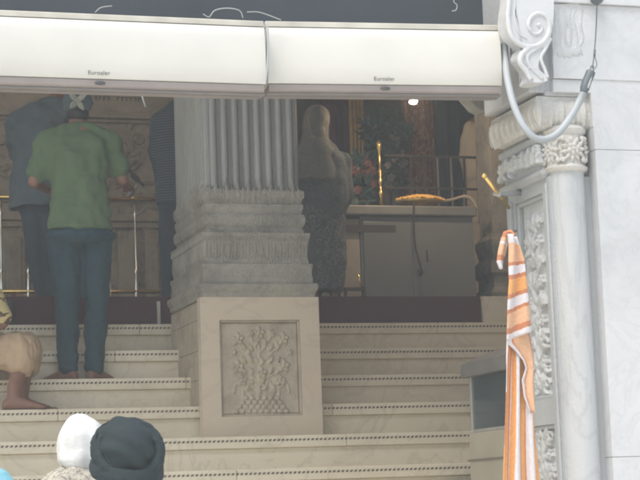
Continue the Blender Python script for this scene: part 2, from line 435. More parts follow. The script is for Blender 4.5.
# mouldings
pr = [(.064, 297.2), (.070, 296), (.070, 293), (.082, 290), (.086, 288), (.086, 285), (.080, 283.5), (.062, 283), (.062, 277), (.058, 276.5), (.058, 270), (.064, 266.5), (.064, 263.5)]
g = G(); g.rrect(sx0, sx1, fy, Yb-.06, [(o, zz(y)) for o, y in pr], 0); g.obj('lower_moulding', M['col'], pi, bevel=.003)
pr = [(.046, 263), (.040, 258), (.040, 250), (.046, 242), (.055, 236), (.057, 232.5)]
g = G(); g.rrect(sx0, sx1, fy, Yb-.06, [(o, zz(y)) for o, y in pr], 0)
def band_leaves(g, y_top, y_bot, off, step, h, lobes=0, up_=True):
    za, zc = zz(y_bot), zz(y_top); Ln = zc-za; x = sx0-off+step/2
    while x < sx1+off:
        g.leaf((x, fy-off, za if up_ else zc), ZZ if up_ else -ZZ, XX, NF, Ln, step*.47, h, lobes, 0); x += step
    y = fy-off+step/2
    while y < Yb-.06:
        g.leaf((sx0-off, y, za if up_ else zc), ZZ if up_ else -ZZ, YY, -XX, Ln, step*.47, h, lobes, 0); y += step
band_leaves(g, 238, 258, .043, .019, .010, 0, False); band_leaves(g, 234.5, 240, .052, .013, .008, 0); band_leaves(g, 242, 262, .038, .038, .014, 3, False)
smooth_sharp(g.obj('carved_band', M['col'], pi), 50)
band_done = True
pr = [(.026, 232.2), (.026, 229), (.020, 228), (.018, 226), (.030, 224), (.037, 220), (.037, 217), (.030, 213.5), (.018, 212), (.022, 210), (.028, 206), (.028, 203), (.018, 202), (.022, 199), (.034, 196), (.034, 190), (.02, 188), (.0, 186)]
g = G(); g.rrect(sx0, sx1, fy, Yb-.06, [(o, zz(y)) for o, y in pr], 0); band_leaves(g, 200, 188, .026, .030, .014, 2); band_leaves(g, 213.5, 224, .028, .016, .010, 0); band_leaves(g, 203, 210, .018, .012, .010, 0)
smooth_sharp(g.obj('upper_moulding', M['col'], pi), 45)
g = G(); nre = 8; stp = (sx1-sx0)/nre
za, zc = zz(203), zz(177)
for i in range(nre*2+1):
    x = sx0 + stp*i/2; g.leaf((x, fy-.012, za), ZZ, XX, NF, (zc-za)*(1 if i % 2 else .72), stp*.29, .028, 3, .25)
nd = int((Yb-.06-fy)/stp)
for i in range(nd*2+1):
    g.leaf((sx0-.012, fy+stp*i/2, za), ZZ, YY, -XX, (zc-za)*(1 if i % 2 else .72), stp*.29, .028, 3, .25)
smooth_sharp(g.obj('leaf_collar', M['col'], pi), 50)
g = G()
def side(a, b_, n, nrm):
    out = []; a, b_ = V(a), V(b_); d = (b_-a)/n
    for i in range(n):
        for t, h in ((.0, -.006), (.06, -.006), (.075, .004), (.14, .004), (.155, -.002)): out.append(a+d*(i+t)+nrm*h)
        for j in range(1, 9):
            an = math.pi*j/9; out.append(a+d*(i+.5-.33*math.cos(an)) + nrm*(.022*math.sin(an)-.002))
        for t, h in ((.845, -.002), (.86, .004), (.925, .004), (.94, -.006)): out.append(a+d*(i+t)+nrm*h)
    return out
nd = 14
loop = side((sx0, fy, 0), (sx1, fy, 0), 8, NF) + side((sx1, fy, 0), (sx1, Yb-.06, 0), nd, XX) + side((sx1, Yb-.06, 0), (sx0, Yb-.06, 0), 8, YY) + side((sx0, Yb-.06, 0), (sx0, fy, 0), nd, -XX)
g.loft([[V((p.x, p.y, z)) for p in loop] for z in (zz(187), 6.6)])
smooth_sharp(g.obj('shaft', M['cols'], pi), 30)

# ------------------------------------------------------------------ right door jamb
Yj = 7.0
Yjb = PX(508, 200, XR).y
J = lambda y, x=556: P(x, y, Yj).z
ja = thing('carved_doorway_jamb', 'weathered white marble doorway jamb with carved reveal, rosette capital and round corner shaft', 'door jamb')
XJ1 = P(600, 300, Yj).x
g = G(); 
zcap = J(176)
py0 = PX(548, 300, XR).y; py1 = PX(519.5, 300, XR).y       # reveal panel, front and back edges
def R_(px, py): return PX(px, py, XR)
zpt = R_(535, 196).z; zpb = R_(545, 399).z; zq0 = R_(545, 425).z
g.box((XR, Yj+.0, 0), (XJ1, py0, zcap)); g.box((XR, py1, 0), (XJ1, Yjb, zcap))
g.box((XR, py0, zpt), (XJ1, py1, zcap)); g.box((XR, py0, zq0), (XJ1, py1, zpb)); g.box((XR+.035, py0, 0), (XJ1, py1, zpt))
bmesh.ops.remove_doubles(g.b, verts=g.b.verts, dist=.0001)
g.obj('reveal', M['jamb'], ja)
# frames round the panels
for (a, c, nm) in ((zpb, zpt, 'panel_frame'), (.4, zq0, 'panel_frame')):
    g = G(); t = .018
    g.box((XR+.008, py0, a), (XR+.034, py0+t, c)); g.box((XR+.008, py1-t, a), (XR+.034, py1, c))
    g.box((XR+.008, py0+t, c-t), (XR+.034, py1-t, c)); g.box((XR+.008, py0+t, a), (XR+.034, py1-t, a+t))
    g.obj(nm, M['jamb'], ja, bevel=.004)
g = G()                                      # thin fillets on the reveal
g.box((XR-.012, Yj+.02, 0), (XR+.001, Yj+.04, J(182))); g.box((XR-.010, py1+.03, 0), (XR+.001, py1+.055, R_(515, 203).z))
g.box((XR-.016, Yjb-.05, 0), (XR+.001, Yjb-.012, R_(510, 204).z))
g.obj('fillet', M['jamb'], ja, bevel=.004)
def acanthus(g, z_lo, z_hi, seed):
    rr = random.Random(seed); ym = (py0+py1)/2; wd = (py1-py0)/2 - .03; nx = V((-1, 0, 0)); xb = XR+.032
    g.box((XR+.028, py0+.02, z_lo), (XR+.0345, py1-.02, z_hi))
    z = z_lo + .03; k = 0
    stem = []
    while z < z_hi - .05:
        sd = 1 if k % 2 else -1
        stem.append(V((xb-.01, ym + sd*wd*.25, z)))
        for q in range(7):
            a = R(-70 + q*25 + rr.uniform(-9, 9)); d = YY*(math.sin(a)*sd) + ZZ*math.cos(a)
            ln = rr.uniform(.06, .10)
            g.leaf(V((xb-.006, ym + sd*wd*.15, z+rr.uniform(-.01, .02))), d, d.cross(nx), nx, ln, ln*.24, .022, 3, .6, rr.uniform(-.5, .5))
        for q in range(2):
            a = R(rr.uniform(100, 170)); d = YY*(math.sin(a)*-sd) + ZZ*math.cos(a)
            g.leaf(V((xb-.004, ym - sd*wd*.2, z)), d, d.cross(nx), nx, .08, .019, .022, 3, .6)
        g.rosette(V((xb-.008, ym - sd*wd*.45, z+.035)), YY, ZZ, nx, .030, .018, 6)
        pts = [V((xb-.014, ym + sd*wd*(.55+.25*math.cos(t*.9)*(1-t/7)), z+.02+.03*math.sin(t*.9)*(1-t/7))) for t in range(7)]
        g.tube(pts, .009, 6)
        z += .085; k += 1
    if len(stem) > 2: g.tube(curve_pts(stem, 5), .012, 7)
g = G(); acanthus(g, zpb+.012, zpt-.012, 5); carved(g, 'acanthus_carving', M['carve'], ja)
g = G(); acanthus(g, .45, zq0-.012, 9); carved(g, 'acanthus_carving', M['carve'], ja)
# corner shaft
cxs = (P(557, 300, Yj).x + P(592, 300, Yj).x)/2; rs = (P(592, 300, Yj).x - P(557, 300, Yj).x)/2
g = G()
zs1 = J(172)
g.loft([g.ring((cxs, Yj+.015, z), XX, YY, rs*q, rs*q, 36) for z, q in ((.25, 1), (zs1, .93))])
smooth_sharp(g.obj('corner_shaft', M['jambw'], ja))
g = G(); g.box((cxs-.11, Yj-.09, 0), (cxs+.09, Yj+.1, .25)); g.obj('shaft_base', M['jambw'], ja, bevel=.01)
# drum with rosette, rings
g = G(); ce = (cxs, Yj+.015)
def lath(g, prof, c, n=36): g.loft([g.ring((c[0], c[1], z), XX, YY, r, r, n) for r, z in prof])
lath(g, [(rs*.95, J(173)), (rs*1.12, J(171)), (rs*1.16, J(168.5)), (rs*1.05, J(166.5)), (rs*1.0, J(165.5)), (rs*1.02, J(150)), (rs*1.0, J(138)), (rs*.98, J(136.5)), (rs*1.12, J(134)), (rs*1.16, J(131)), (rs*1.05, J(129)), (rs*1.05, J(127.5))], ce)
smooth_sharp(g.obj('shaft_drum', M['carveb'], ja), 50)
g = G()
for an in (-1.57, -2.9, -.3):
    nrm = V((math.cos(an), math.sin(an), 0)); U = V((-math.sin(an), math.cos(an), 0))
    c = V((ce[0], ce[1], J(151.5))) + nrm*(rs*.96)
    for k in range(11):
        a = 2*math.pi*k/11; d = U*math.cos(a)+ZZ*math.sin(a); g.leaf(c+d*.022, d, d.cross(nrm), nrm, .036, .0115, .017, 2, .1)
    g.rosette(c, U, ZZ, nrm, .030, .022, 6)
    for s_ in (-1, 1):
        for vz in (-.045, .045): g.ell(c+U*(s_*.045)+ZZ*vz, .012, .012, .012, n=8, m=6)
carved(g, 'drum_rosettes', M['carveb'], ja, .0032)
# capital: carved frieze on the reveal + cushion band
cy1 = Yjb + .03
g = G()
g.rrect(XR, XJ1-.02, Yj+.05, cy1-.03, [(-.01, J(178)), (.012, J(177)), (.028, J(173)), (.028, J(170)), (.014, J(168)), (.008, J(166)), (.008, J(142)), (.026, J(139)), (.026, J(134)), (.01, J(132)), (.01, J(130.5))])
g.obj('frieze', M['jamb'], ja, bevel=.003)
g = G(); nx = V((-1, 0, 0)); rr = random.Random(4)
y = Yj + .06
while y < cy1 - .02:
    for q in range(5):
        a = R(-100+q*50+rr.uniform(-15, 15)); d = YY*math.sin(a)+ZZ*math.cos(a)
        g.leaf(V((XR-.010, y+.02, J(155)+rr.uniform(-.015, .01))), d, d.cross(nx), nx, .055, .018, .030, 3, .5, rr.uniform(-.3, .3))
    g.rosette(V((XR-.018, y, J(149)+rr.uniform(-.01, .01))), YY, ZZ, nx, .026, .018, 6)
    y += .06
carved(g, 'frieze_carving', M['carve'], ja)
g = G()
zt = J(98); zc0 = J(130)
cy1 -= .05
prof = [(.028, zc0), (.048, J(128)), (.066, J(122)), (.074, J(113)), (.072, J(106)), (.064, J(101)), (.066, zt)]
g.rrect(XR+.01, XJ1-.05, Yj+.03, cy1-.02, prof)
h = zt-zc0
y = Yj-.02
while y < cy1+.04:
    g.leaf(V((XR-.043, y, zt-.004)), -ZZ, YY, nx, h*.96, .027, .024, 0, .0); g.leaf(V((XR-.047, y, zt-.012)), -ZZ, YY, nx, h*.8, .010, .028, 0, 0)
    g.leaf(V((XR-.043, y+.030, zt-.03)), -ZZ, YY, nx, h*.72, .009, .022, 0, 0); y += .060
x = XR-.045
while x < XJ1+.0:
    g.leaf(V((x, Yj-.028, zt-.004)), -ZZ, XX, NF, h*.96, .022, .024, 0, .0); g.leaf(V((x, Yj-.032, zt-.012)), -ZZ, XX, NF, h*.8, .009, .028, 0, 0)
    g.leaf(V((x+.025, Yj-.028, zt-.03)), -ZZ, XX, NF, h*.72, .008, .022, 0, 0); x += .050
carved(g, 'leaf_cushion', M['carveb'], ja)
g = G()                                      # plain die above the cushion, up to the bracket
g.rrect(XR, XJ1-.03, Yj-.02, cy1, [(.02, zt), (.02, zt+.02), (0, zt+.035), (0, 6.6)])
g.obj('upper_die', M['jambw'], ja, bevel=.003)

# outer wall (proud of the jamb)
Yw = 6.93
XW = P(603.5, 300, Yw).x
g = G()
zj = [0, P(620, 470, Yw).z-1.2, P(620, 150, Yw).z-1.28, P(620, 150, Yw).z, P(620, 4, Yw).z, 5.5, 9.0]
zj = sorted(zj)
xs = [XW, XW+1.35, XW+2.7, XW+4.5]
for a, c in zip(zj, zj[1:]):
    for x, e in zip(xs, xs[1:]):
        g.box((x+.0012, Yw+random.uniform(0, .0015), a+.0012), (e-.0012, Yw+.5, c-.0012))
g.box((XW+.01, Yw+.006, 0), (XW+4.5, Yw+.49, 9))
tag(g.obj('marble_wall', M['wall'], bevel=.0015), 'bright white marble slab wall right of the carved doorway jamb', 'wall')
# recess between jamb and wall
g = G(); g.box((XJ1-.03, Yj+.04, 0), (XW+.02, Yj+.4, 9)); tag(g.obj('recess_strip', M['jamb']), 'narrow grey marble strip set back between round shaft and white wall', 'wall')
# upper pilaster above capital, flush-ish with wall
g = G()
xa = P(550, 50, Yw+.02).x; zu = zt+.012; zjn = P(570, 79, Yw).z; zj2 = P(570, 4, Yw).z
g.box((xa, Yw+.006, zu), (P(594.5, 90, Yw).x, Yw+.3, zjn-.001)); g.box((xa, Yw-.004, zjn+.001), (XW+.62, Yw-.0005+.3, zj2-.0012)); g.box((xa, Yw-.02, zj2+.0012), (XW+.62, Yw+.29, 9))
g.box((P(594.5, 90, Yw).x+.002, Yw+.005, P(600, 150, Yw).z+.1), (XW-.0015, Yw+.3, zjn-.001))
up_o = tag(g.obj('upper_pilaster', M['wall'], bevel=.002), 'white marble pilaster block above the leafy capital with faint draped carving', 'pilaster')
g = G()
def Q(zx, zy, Y=Yw): return P(540+zx/6.4, zy/6.4, Y)
for pts in (((80,40),(95,90),(90,180),(100,280),(130,310)), ((120,40),(110,100),(125,200),(120,300)), ((150,60),(160,150),(155,240),(170,300)), ((190,40),(180,120),(195,220),(185,300)),
            ((230,50),(205,110),(225,200),(230,300),(200,320)), ((265,60),(255,160),(270,250),(240,310))):
    g.tube(curve_pts([Q(a, b_, Yw+.002) for a, b_ in pts], 6), .010, 8)
g.tube([Q(66, 34, Yw-.002), Q(250, 26, Yw-.002)], .006, 6); g.tube([Q(66, 34, Yw-.002), Q(78, 200, Yw-.002), Q(84, 400, Yw-.002)], .005, 6)
for x_, y_ in ((110, 330), (150, 345), (190, 335), (235, 330)):
    for q_ in (-.5, 0, .5):
        d_ = (-ZZ + XX*q_).normalized(); g.leaf(Q(x_, y_-40, Yw+.0), d_, d_.cross(NF), NF, .055, .012, .010, 0)
carved(g, 'draped_carving', M['carve'], up_o, .004)

# scroll bracket
def B(zx, zy, Y=6.86): return P(480+zx/4, zy/4, Y)
br = thing('scroll_bracket', 'white marble scroll bracket with spiral volute at the top of the doorway jamb', 'bracket')
outl = [(128,-120),(120,-40),(116,0),(108,60),(112,105),(130,140),(158,165),(180,182),(166,196),(160,222),(172,246),(192,272),(204,300),(196,326),(236,330),(270,322),(262,300),(236,276),(238,240),(262,200),(280,165),(292,90),(296,0),(296,-120)]
op = curve_pts([B(*p) for p in outl], 4)
g = G(); n_ = len(op)
pr_ = [V((p.x, p.y, p.z)) for p in op]
g.loft([pr_, [p+V((0, .10, 0)) for p in pr_]])
bmesh.ops.triangulate(g.b, faces=[f for f in g.b.faces if len(f.verts) > 4])
smooth_sharp(g.obj('scroll_body', M['wall'], br), 40)
g = G()
def BB(pts, dy=0): return curve_pts([P(x, y, 6.86+dy) for x, y in pts], 6)
g.tube(BB([(510,-30),(509,0),(508,20),(512,37),(524,46),(538,45.5),(547,37),(549.5,26),(546,17),(538,13.5),(530.5,18),(528.5,26.5),(533,33.5),(539.5,33),(542,27),(538.5,24)]), [.012]*40+[.010]*30+[.008]*25, 10)
g.tube(BB([(516,-30),(515,0),(514,18),(518,32),(527,39)]), .0055, 8)
g.tube(BB([(529,48),(521.5,55),(520.5,63),(526,71),(531,80)]), .0125, 10)
g.tube(BB([(548,42),(537,49),(528,55),(528,63),(534,71),(543,79)]), .009, 8)
g.tube(BB([(551,38),(546,48),(541,58),(545,70),(548,78)]), .008, 8)
g.ell(P(538.5, 25, 6.86), .010, .012, .010)
carved(g, 'volute_moulding', M['wall'], br)
# plain stone block behind the bracket
g = G()
g.box((P(526, 50, 6.97).x, 6.965, J(95)), (XR+.04, 7.46, 6.2))
tag(g.obj('corbel_block', M['jambw'], bevel=.006), 'plain grey marble corbel block behind the scroll bracket', 'corbel')

# ------------------------------------------------------------------ facade above, ceiling, interior shell
ZLi = P(420, 90, 7.6).z                   # underside of the lintel
g = G(); g.box((XL-.6, 7.42, ZLi), (XR+.02, 7.6, P(250, -22, 7.42).z)); tag(g.obj('lintel_fascia', M['fascia']), 'lintel coloured as dark blue-grey recess shade behind and above the white air curtains', 'lintel')
g = G(); g.box((XL-.6, 6.93, 6.6), (XR+.02, 7.42, 9.0)); tag(g.obj('upper_facade_wall', M['wall']), 'white marble facade high above the doorway opening, above the picture', 'wall')  # unseen; begins high so daylight enters through an added gap over the lintel
g = G(); g.box((XRI, 7.45, 0), (XRI+.3, 17, 7.0)); tag(g.obj('right_interior_wall', M['back']), 'grey stone side wall on the right inside the hall', 'wall')
g = G(); g.box((XL-.3, 7.5, 6.6), (XRI+.3, 17, 7.0)); tag(g.obj('ceiling', M['ceil']), kind='structure')
# grey beam seen just under the curtains
g = G(); g.box((XL-.4, 7.26, P(250, 93.0, 7.415).z), (XR-.18, 7.415, P(250, 80, 7.30).z)); tag(g.obj('steel_beam', M['steel'], bevel=.004), 'grey steel beam running just under the two white air curtains', 'beam')
g = G(); a = [P(462, 92, 7.76), P(500, 92, 7.76), P(500, 106, 7.76), P(484, 112, 7.76), P(476, 108, 7.76)]
g.prism(a, (0, .10, 0)); tag(g.obj('stone_corbel', M['col'], bevel=.008), 'small wedge of grey stone under the lintel beside the jamb', 'corbel')

# right inner pier
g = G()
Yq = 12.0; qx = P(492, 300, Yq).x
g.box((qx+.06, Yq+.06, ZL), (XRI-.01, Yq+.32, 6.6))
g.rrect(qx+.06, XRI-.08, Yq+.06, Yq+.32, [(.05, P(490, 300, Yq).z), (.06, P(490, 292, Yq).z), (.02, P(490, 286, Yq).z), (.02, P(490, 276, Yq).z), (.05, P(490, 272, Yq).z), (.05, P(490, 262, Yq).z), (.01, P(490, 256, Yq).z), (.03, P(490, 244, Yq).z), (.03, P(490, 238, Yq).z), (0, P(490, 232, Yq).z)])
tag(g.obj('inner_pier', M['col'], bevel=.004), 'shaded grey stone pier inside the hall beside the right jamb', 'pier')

# ------------------------------------------------------------------ air curtains
def air_curtain(pl_, pr_, label, tx):
    (xl, yl), (xr_, yr) = pl_, pr_
    Zb = P(xr_, yr, 6.98).z; b = V(P(xr_, yr, 6.98)); a = PZ(xl, yl, Zb)
    d = (b-a).normalized(); n = V((d.y, -d.x, 0)).normalized()      # n points to the viewer
    if n.y > 0: n = -n
    t = thing('air_curtain', label, 'air curtain', 'white air curtains over the doorway')
    prof = [(-.20, .012), (-.20, .235)] + [(-.03, .238), (-.006, .234), (.004, .222), (.010, .19), (.013, .13), (.012, .07), (.007, .03), (0, .008), (-.004, 0), (-.10, 0)]
    g = G(); g.prism([a + n*q[0] + ZZ*q[1] for q in prof], b-a)
    smooth_sharp(g.obj('casing', M['white_paint'], t, bevel=.002), 40)
    g = G(); pf = [(-.22, .239), (-.22, .262), (-.012, .262), (-.008, .258), (-.008, .239)]
    g.prism([a + n*q[0] + ZZ*q[1] for q in pf], b-a); g.obj('top_flange', M['flange'], t)
    g = G(); pf = [(-.14, -.002), (-.14, -.034), (-.022, -.034), (-.010, -.028), (-.006, -.002)]
    g.prism([a + d*.004 + n*q[0] + ZZ*q[1] for q in pf], b-a-d*.008); g.obj('outlet_louvre', M['strip'], t, bevel=.003)
    g = G(); 
    for k in range(2):
        g.prism([a + n*(-.02-.045*k) + ZZ*-.036, a + n*(-.055-.045*k) + ZZ*-.036, a + n*(-.055-.045*k) + ZZ*-.040, a + n*(-.02-.045*k) + ZZ*-.040], b-a)
    g.obj('outlet_vane', M['steel'], t)
    # maker's lettering and the little oval under it
    q = PZ(tx[0], tx[1], Zb+.015); s = (q-a).dot(d)
    cu = bpy.data.curves.new('lettering', 'FONT'); cu.body = 'Euroaler'; cu.size = .024; cu.extrude = .0004; cu.space_character = 1.05
    tmp = bpy.data.objects.new('lettering', cu); COL.objects.link(tmp); bpy.context.view_layer.update()
    me = bpy.data.meshes.new_from_object(tmp.evaluated_get(bpy.context.evaluated_depsgraph_get())); bpy.data.objects.remove(tmp)
    o = bpy.data.objects.new('lettering', me); COL.objects.link(o); o.parent = t; me.materials.clear(); me.materials.append(M['ink'])
    o.matrix_local = Matrix.Translation(a + d*(s+.008) + n*.0125 + ZZ*.012) @ Matrix(((d.x, 0, n.x, 0), (d.y, 0, n.y, 0), (0, 1, 0, 0), (0, 0, 0, 1))) @ Matrix.Rotation(R(-6), 4, 'X')
    g = G(); g.ell(a + d*(s+.058) + n*-.006 + ZZ*-.016, .022, .004, .008, (d, n, ZZ), 14, 6); g.obj('knob', M['ink'], t, smooth=True)
    return a, b, d, n, Zb
c1 = air_curtain((-150, 70.5), (266, 84), 'long white air curtain over the doorway, the left unit, running out of the picture', (85, 75))
c2 = air_curtain((268, 83), (502, 85.5), 'white air curtain over the doorway, the right unit, ending at the scroll bracket', (371, 81))
# seam gasket cable between the units
g = G(); pts = [P(265, 22, 6.96), P(267.5, 28, 6.95), P(268, 50, 6.945), P(267, 70, 6.95), P(265.5, 84, 6.96)]
g.tube(curve_pts(pts, 5), .0035, 6); tag(g.obj('joint_cable', M['hose']), 'thin grey cable bowed over the joint between the two air curtains', 'cable')
for pts, lb in ((((95, 12.5), (100, 8), (106, 6.5), (112, 6)), 'short pale wire end sticking up behind the left air curtain'),
                (((203, 14), (209, 17), (214, 11), (222, 8.5), (232, 8.5), (240, 11), (243, 18)), 'looped pale wire lying on top of the left air curtain near the joint'),
                (((247, 12), (258, 12), (268, 15), (281, 20)), 'pale wire arching over the joint of the two air curtains'),
                (((452, 11), (456, 10), (457, 5), (454, 2), (454, -3)), 'small bent wire hook hanging above the right air curtain')):
    g = G(); g.tube(curve_pts([P(x, y, 7.02) for x, y in pts], 5), .0022, 6); tag(g.obj('wire', M['wire'], smooth=True), lb, 'wire', 'loose wires above the air curtains')

# ------------------------------------------------------------------ hose, cable, insulator
hp = [(504, 44, 7.0), (505.5, 60, 6.98), (508, 82, 6.92), (514, 106, 6.86), (524, 127, 6.82), (536, 138.5, 6.8), (549, 138.5, 6.8), (560, 131, 6.8), (572, 115, 6.8), (580, 100, 6.8), (583.5, 92, 6.8)]
pts = curve_pts([P(*p) for p in hp], 30)
g = G(); g.tube(pts, [.0145 + .0010*(1 if i % 2 else -1) for i in range(len(pts))], 14)
ho = tag(g.obj('conduit_hose', M['hose'], smooth=True), 'grey ribbed hose hanging in a loop across the marble capital', 'hose')
g = G(); g.tube(curve_pts([P(583.5, 93, 6.8), P(586, 84, 6.8), P(590, 74, 6.8), P(592.5, 66, 6.8)], 4), [.017]*2+[.020]*8+[.008]*3, 12); g.obj('rubber_plug', M['plug'], ho, smooth=True)
g = G(); g.tube(curve_pts([P(588, 88, 6.78), P(591, 78, 6.785), P(592, 69, 6.79)], 4), .005, 8); g.obj('clip', M['wire'], ho, smooth=True)
g = G(); g.tube(curve_pts([P(592.5, 67, 6.84), P(594, 56, 6.88), P(596, 30, 6.9), P(597, 4, 6.88)], 5), .0028, 6)
g.tube([P(594.3, 57, 6.88), P(594.8, 50, 6.885)], .0052, 8); g.tube(curve_pts([P(593, 71, 6.8), P(596.5, 66, 6.8), P(596, 60, 6.8), P(594.4, 57, 6.8)], 4), .0018, 6)
tag(g.obj('suspension_wire', M['plug'], smooth=True), 'thin dark wire from the black knob down to the hose plug', 'wire')
g = G(); c = P(597, -1, 6.89); g.ell(c, .027, .035, .024)
tag(g.obj('insulator_knob', M['plug'], smooth=True), 'round black knob on the white marble wall at the top edge', 'knob')

# ------------------------------------------------------------------ brass rod at the jamb
t = thing('brass_towel_rod', 'slanting polished brass rod clamped to the inner edge of the jamb above the towel', 'brass rod')
a = P(484, 175.5, 7.20); b_ = P(509, 208, 7.34)
g = G(); g.tube([a, b_], .0085, 12); g.ell(a, .013, .013, .013); g.obj('rod', M['brass'], t, smooth=True)
g = G(); m_ = P(498.5, 194, 7.28); g.tube([m_ + V((-.02, 0, 0)), m_+V((.02, .02, .004)), V((XR+.01, m_.y+.03, m_.z+.012))], [.010, .009, .014], 10); g.ell(m_, .014, .014, .014); g.obj('clamp', M['jamb'], t, smooth=True)

# ------------------------------------------------------------------ striped towel
def uvsheet(name, mat, rows, nu, parent, foldf, thick=.004):
    """rows: list of (left point, right point) in 3D; uv = (across, down)"""
    bm = bmesh.new(); uvl = bm.loops.layers.uv.new('UVMap'); vs = []
    n = len(rows)
    for j, (a, c) in enumerate(rows):
        vs.append([bm.verts.new(a.lerp(c, i/nu) + foldf(i/nu, j/(n-1))) for i in range(nu+1)])
    for j in range(n-1):
        for i in range(nu):
            f = bm.faces.new((vs[j][i], vs[j][i+1], vs[j+1][i+1], vs[j+1][i])); f.smooth = True
            for lp, (uu, vv) in zip(f.loops, ((i, j), (i+1, j), (i+1, j+1), (i, j+1))): lp[uvl].uv = (uu/nu, vv/(n-1))
    me = bpy.data.meshes.new(name); bm.to_mesh(me); bm.free(); me.materials.append(mat)
    o = bpy.data.objects.new(name, me); COL.objects.link(o)
    if parent: o.parent = parent
    s = o.modifiers.new('thickness', 'SOLIDIFY'); s.thickness = thick
    return o
RU, WH, PE, OR = (.50, .19, .085), (.66, .62, .63), (.68, .40, .235), (.72, .34, .11)
def stripemat(name, stops, axis, skew=0):
    m, nt, b = nodes(name)
    uv = N(nt, 'ShaderNodeUVMap'); sp_ = N(nt, 'ShaderNodeSeparateXYZ'); L(nt, uv.outputs[0], sp_.inputs[0])
    ns = N(nt, 'ShaderNodeTexNoise', Scale=7.0, Detail=3.0); L(nt, uv.outputs[0], ns.inputs['Vector'])
    ma = N(nt, 'ShaderNodeMath', operation='MULTIPLY_ADD'); ma.inputs[1].default_value = .035; L(nt, ns.outputs['Fac'], ma.inputs[0])
    sh = N(nt, 'ShaderNodeMath', operation='MULTIPLY_ADD'); sh.inputs[1].default_value = skew; L(nt, sp_.outputs[1-axis], sh.inputs[0]); L(nt, sp_.outputs[axis], sh.inputs[2]); L(nt, sh.outputs[0], ma.inputs[2])
    r = ramp(nt, ma.outputs[0], stops, 'CONSTANT')
    tcf = N(nt, 'ShaderNodeTexCoord'); nf = N(nt, 'ShaderNodeTexNoise', Scale=90.0, Detail=3.0); L(nt, tcf.outputs['Object'], nf.inputs['Vector'])
    rf = ramp(nt, nf.outputs['Fac'], [(.35, (.88,)*3), (.65, (1,)*3)]); mm = N(nt, 'ShaderNodeMixRGB', blend_type='MULTIPLY'); mm.inputs[0].default_value = 1
    L(nt, r.outputs[0], mm.inputs[1]); L(nt, rf.outputs[0], mm.inputs[2]); L(nt, mm.outputs[0], b.inputs['Base Color'])
    tc = N(nt, 'ShaderNodeTexCoord'); n4 = N(nt, 'ShaderNodeTexNoise', Scale=260.0, Detail=2.0); L(nt, tc.outputs['Object'], n4.inputs['Vector'])
    bp = N(nt, 'ShaderNodeBump', Strength=.5, Distance=.004); L(nt, n4.outputs['Fac'], bp.inputs['Height']); L(nt, bp.outputs[0], b.inputs['Normal'])
    b.inputs['Roughness'].default_value = .95; b.inputs['Sheen Weight'].default_value = .2
    return m
mt1 = stripemat('towel_cross_stripes', [(0, WH), (.10, PE), (.28, RU), (.315, WH), (.40, RU), (.445, OR), (.58, RU), (.625, WH), (.72, RU), (.76, PE), (.90, RU), (.955, WH)], 1)
mt2 = stripemat('towel_long_stripes', [(0, WH), (.07, RU), (.11, OR), (.25, RU), (.29, WH), (.33, OR), (.46, WH), (.60, RU), (.64, OR), (.78, RU), (.82, WH), (.97, OR), (1.1, RU), (1.14, WH), (1.24, OR)], 0, .18)
mt3 = stripemat('towel_corner_stripes', [(0, PE), (.25, RU), (.40, PE), (.55, WH), (.78, RU)], 0)
mt5 = stripemat('towel_loose_stripes', [(0, RU), (.18, PE), (.30, WH), (.36, PE), (.62, RU), (.74, WH)], 1)
mt4 = stripemat('towel_hem_fold', [(0, RU), (.10, PE), (.72, RU), (.80, WH)], 0)
tw = thing('striped_towel', 'orange, rust and white striped towel hanging from the inner edge of the carved jamb', 'towel')
Yt = 6.93
def edge(pts, y):
    for (x0, y0), (x1, y1) in zip(pts, pts[1:]):
        if y0 <= y <= y1: return x0 + (x1-x0)*(y-y0)/(y1-y0)
    return pts[-1][0] if y > pts[-1][1] else pts[0][0]
l1 = [(508, 234), (509, 245), (508, 262), (508, 280), (506, 300), (505.5, 318), (505, 340)]
r1 = [(516, 234), (519, 245), (523, 262), (524, 280), (526, 300), (528, 318), (530, 340)]
rows = []
for j in range(41):
    y = 234 + 104*j/40; sk = 10*min(1, j/30)           # stripes drop towards the left, hem rises to the right
    rows.append((P(edge(l1, y), y + sk*.35, Yt-.05), P(edge(r1, y), y - sk*.9 + 3, Yt-.035)))
uvsheet('front_drape', mt1, rows, 24, tw, lambda u, v: V((0, -.016*math.sin(u*7+v*2)-.012*math.sin(u*3.1), 0)))
l2 = [(508, 318), (506.5, 340), (505, 360), (504, 400), (503, 440), (501.5, 500), (500, 560)]
r2 = [(522, 318), (530, 350), (532, 375), (534, 400), (536, 440), (540, 480), (543, 560)]
rows = [(P(edge(l2, 318+242*j/60), 318+242*j/60, Yt+.0), P(edge(r2, 318+242*j/60), 318+242*j/60, Yt+.012)) for j in range(61)]
uvsheet('long_drape', mt2, rows, 48, tw, lambda u, v: V((0, -.013*math.sin(u*15+v*3+.6*math.sin(v*5))*min(1, v*4+.2) - .005*math.sin(u*29+v*6), 0)))
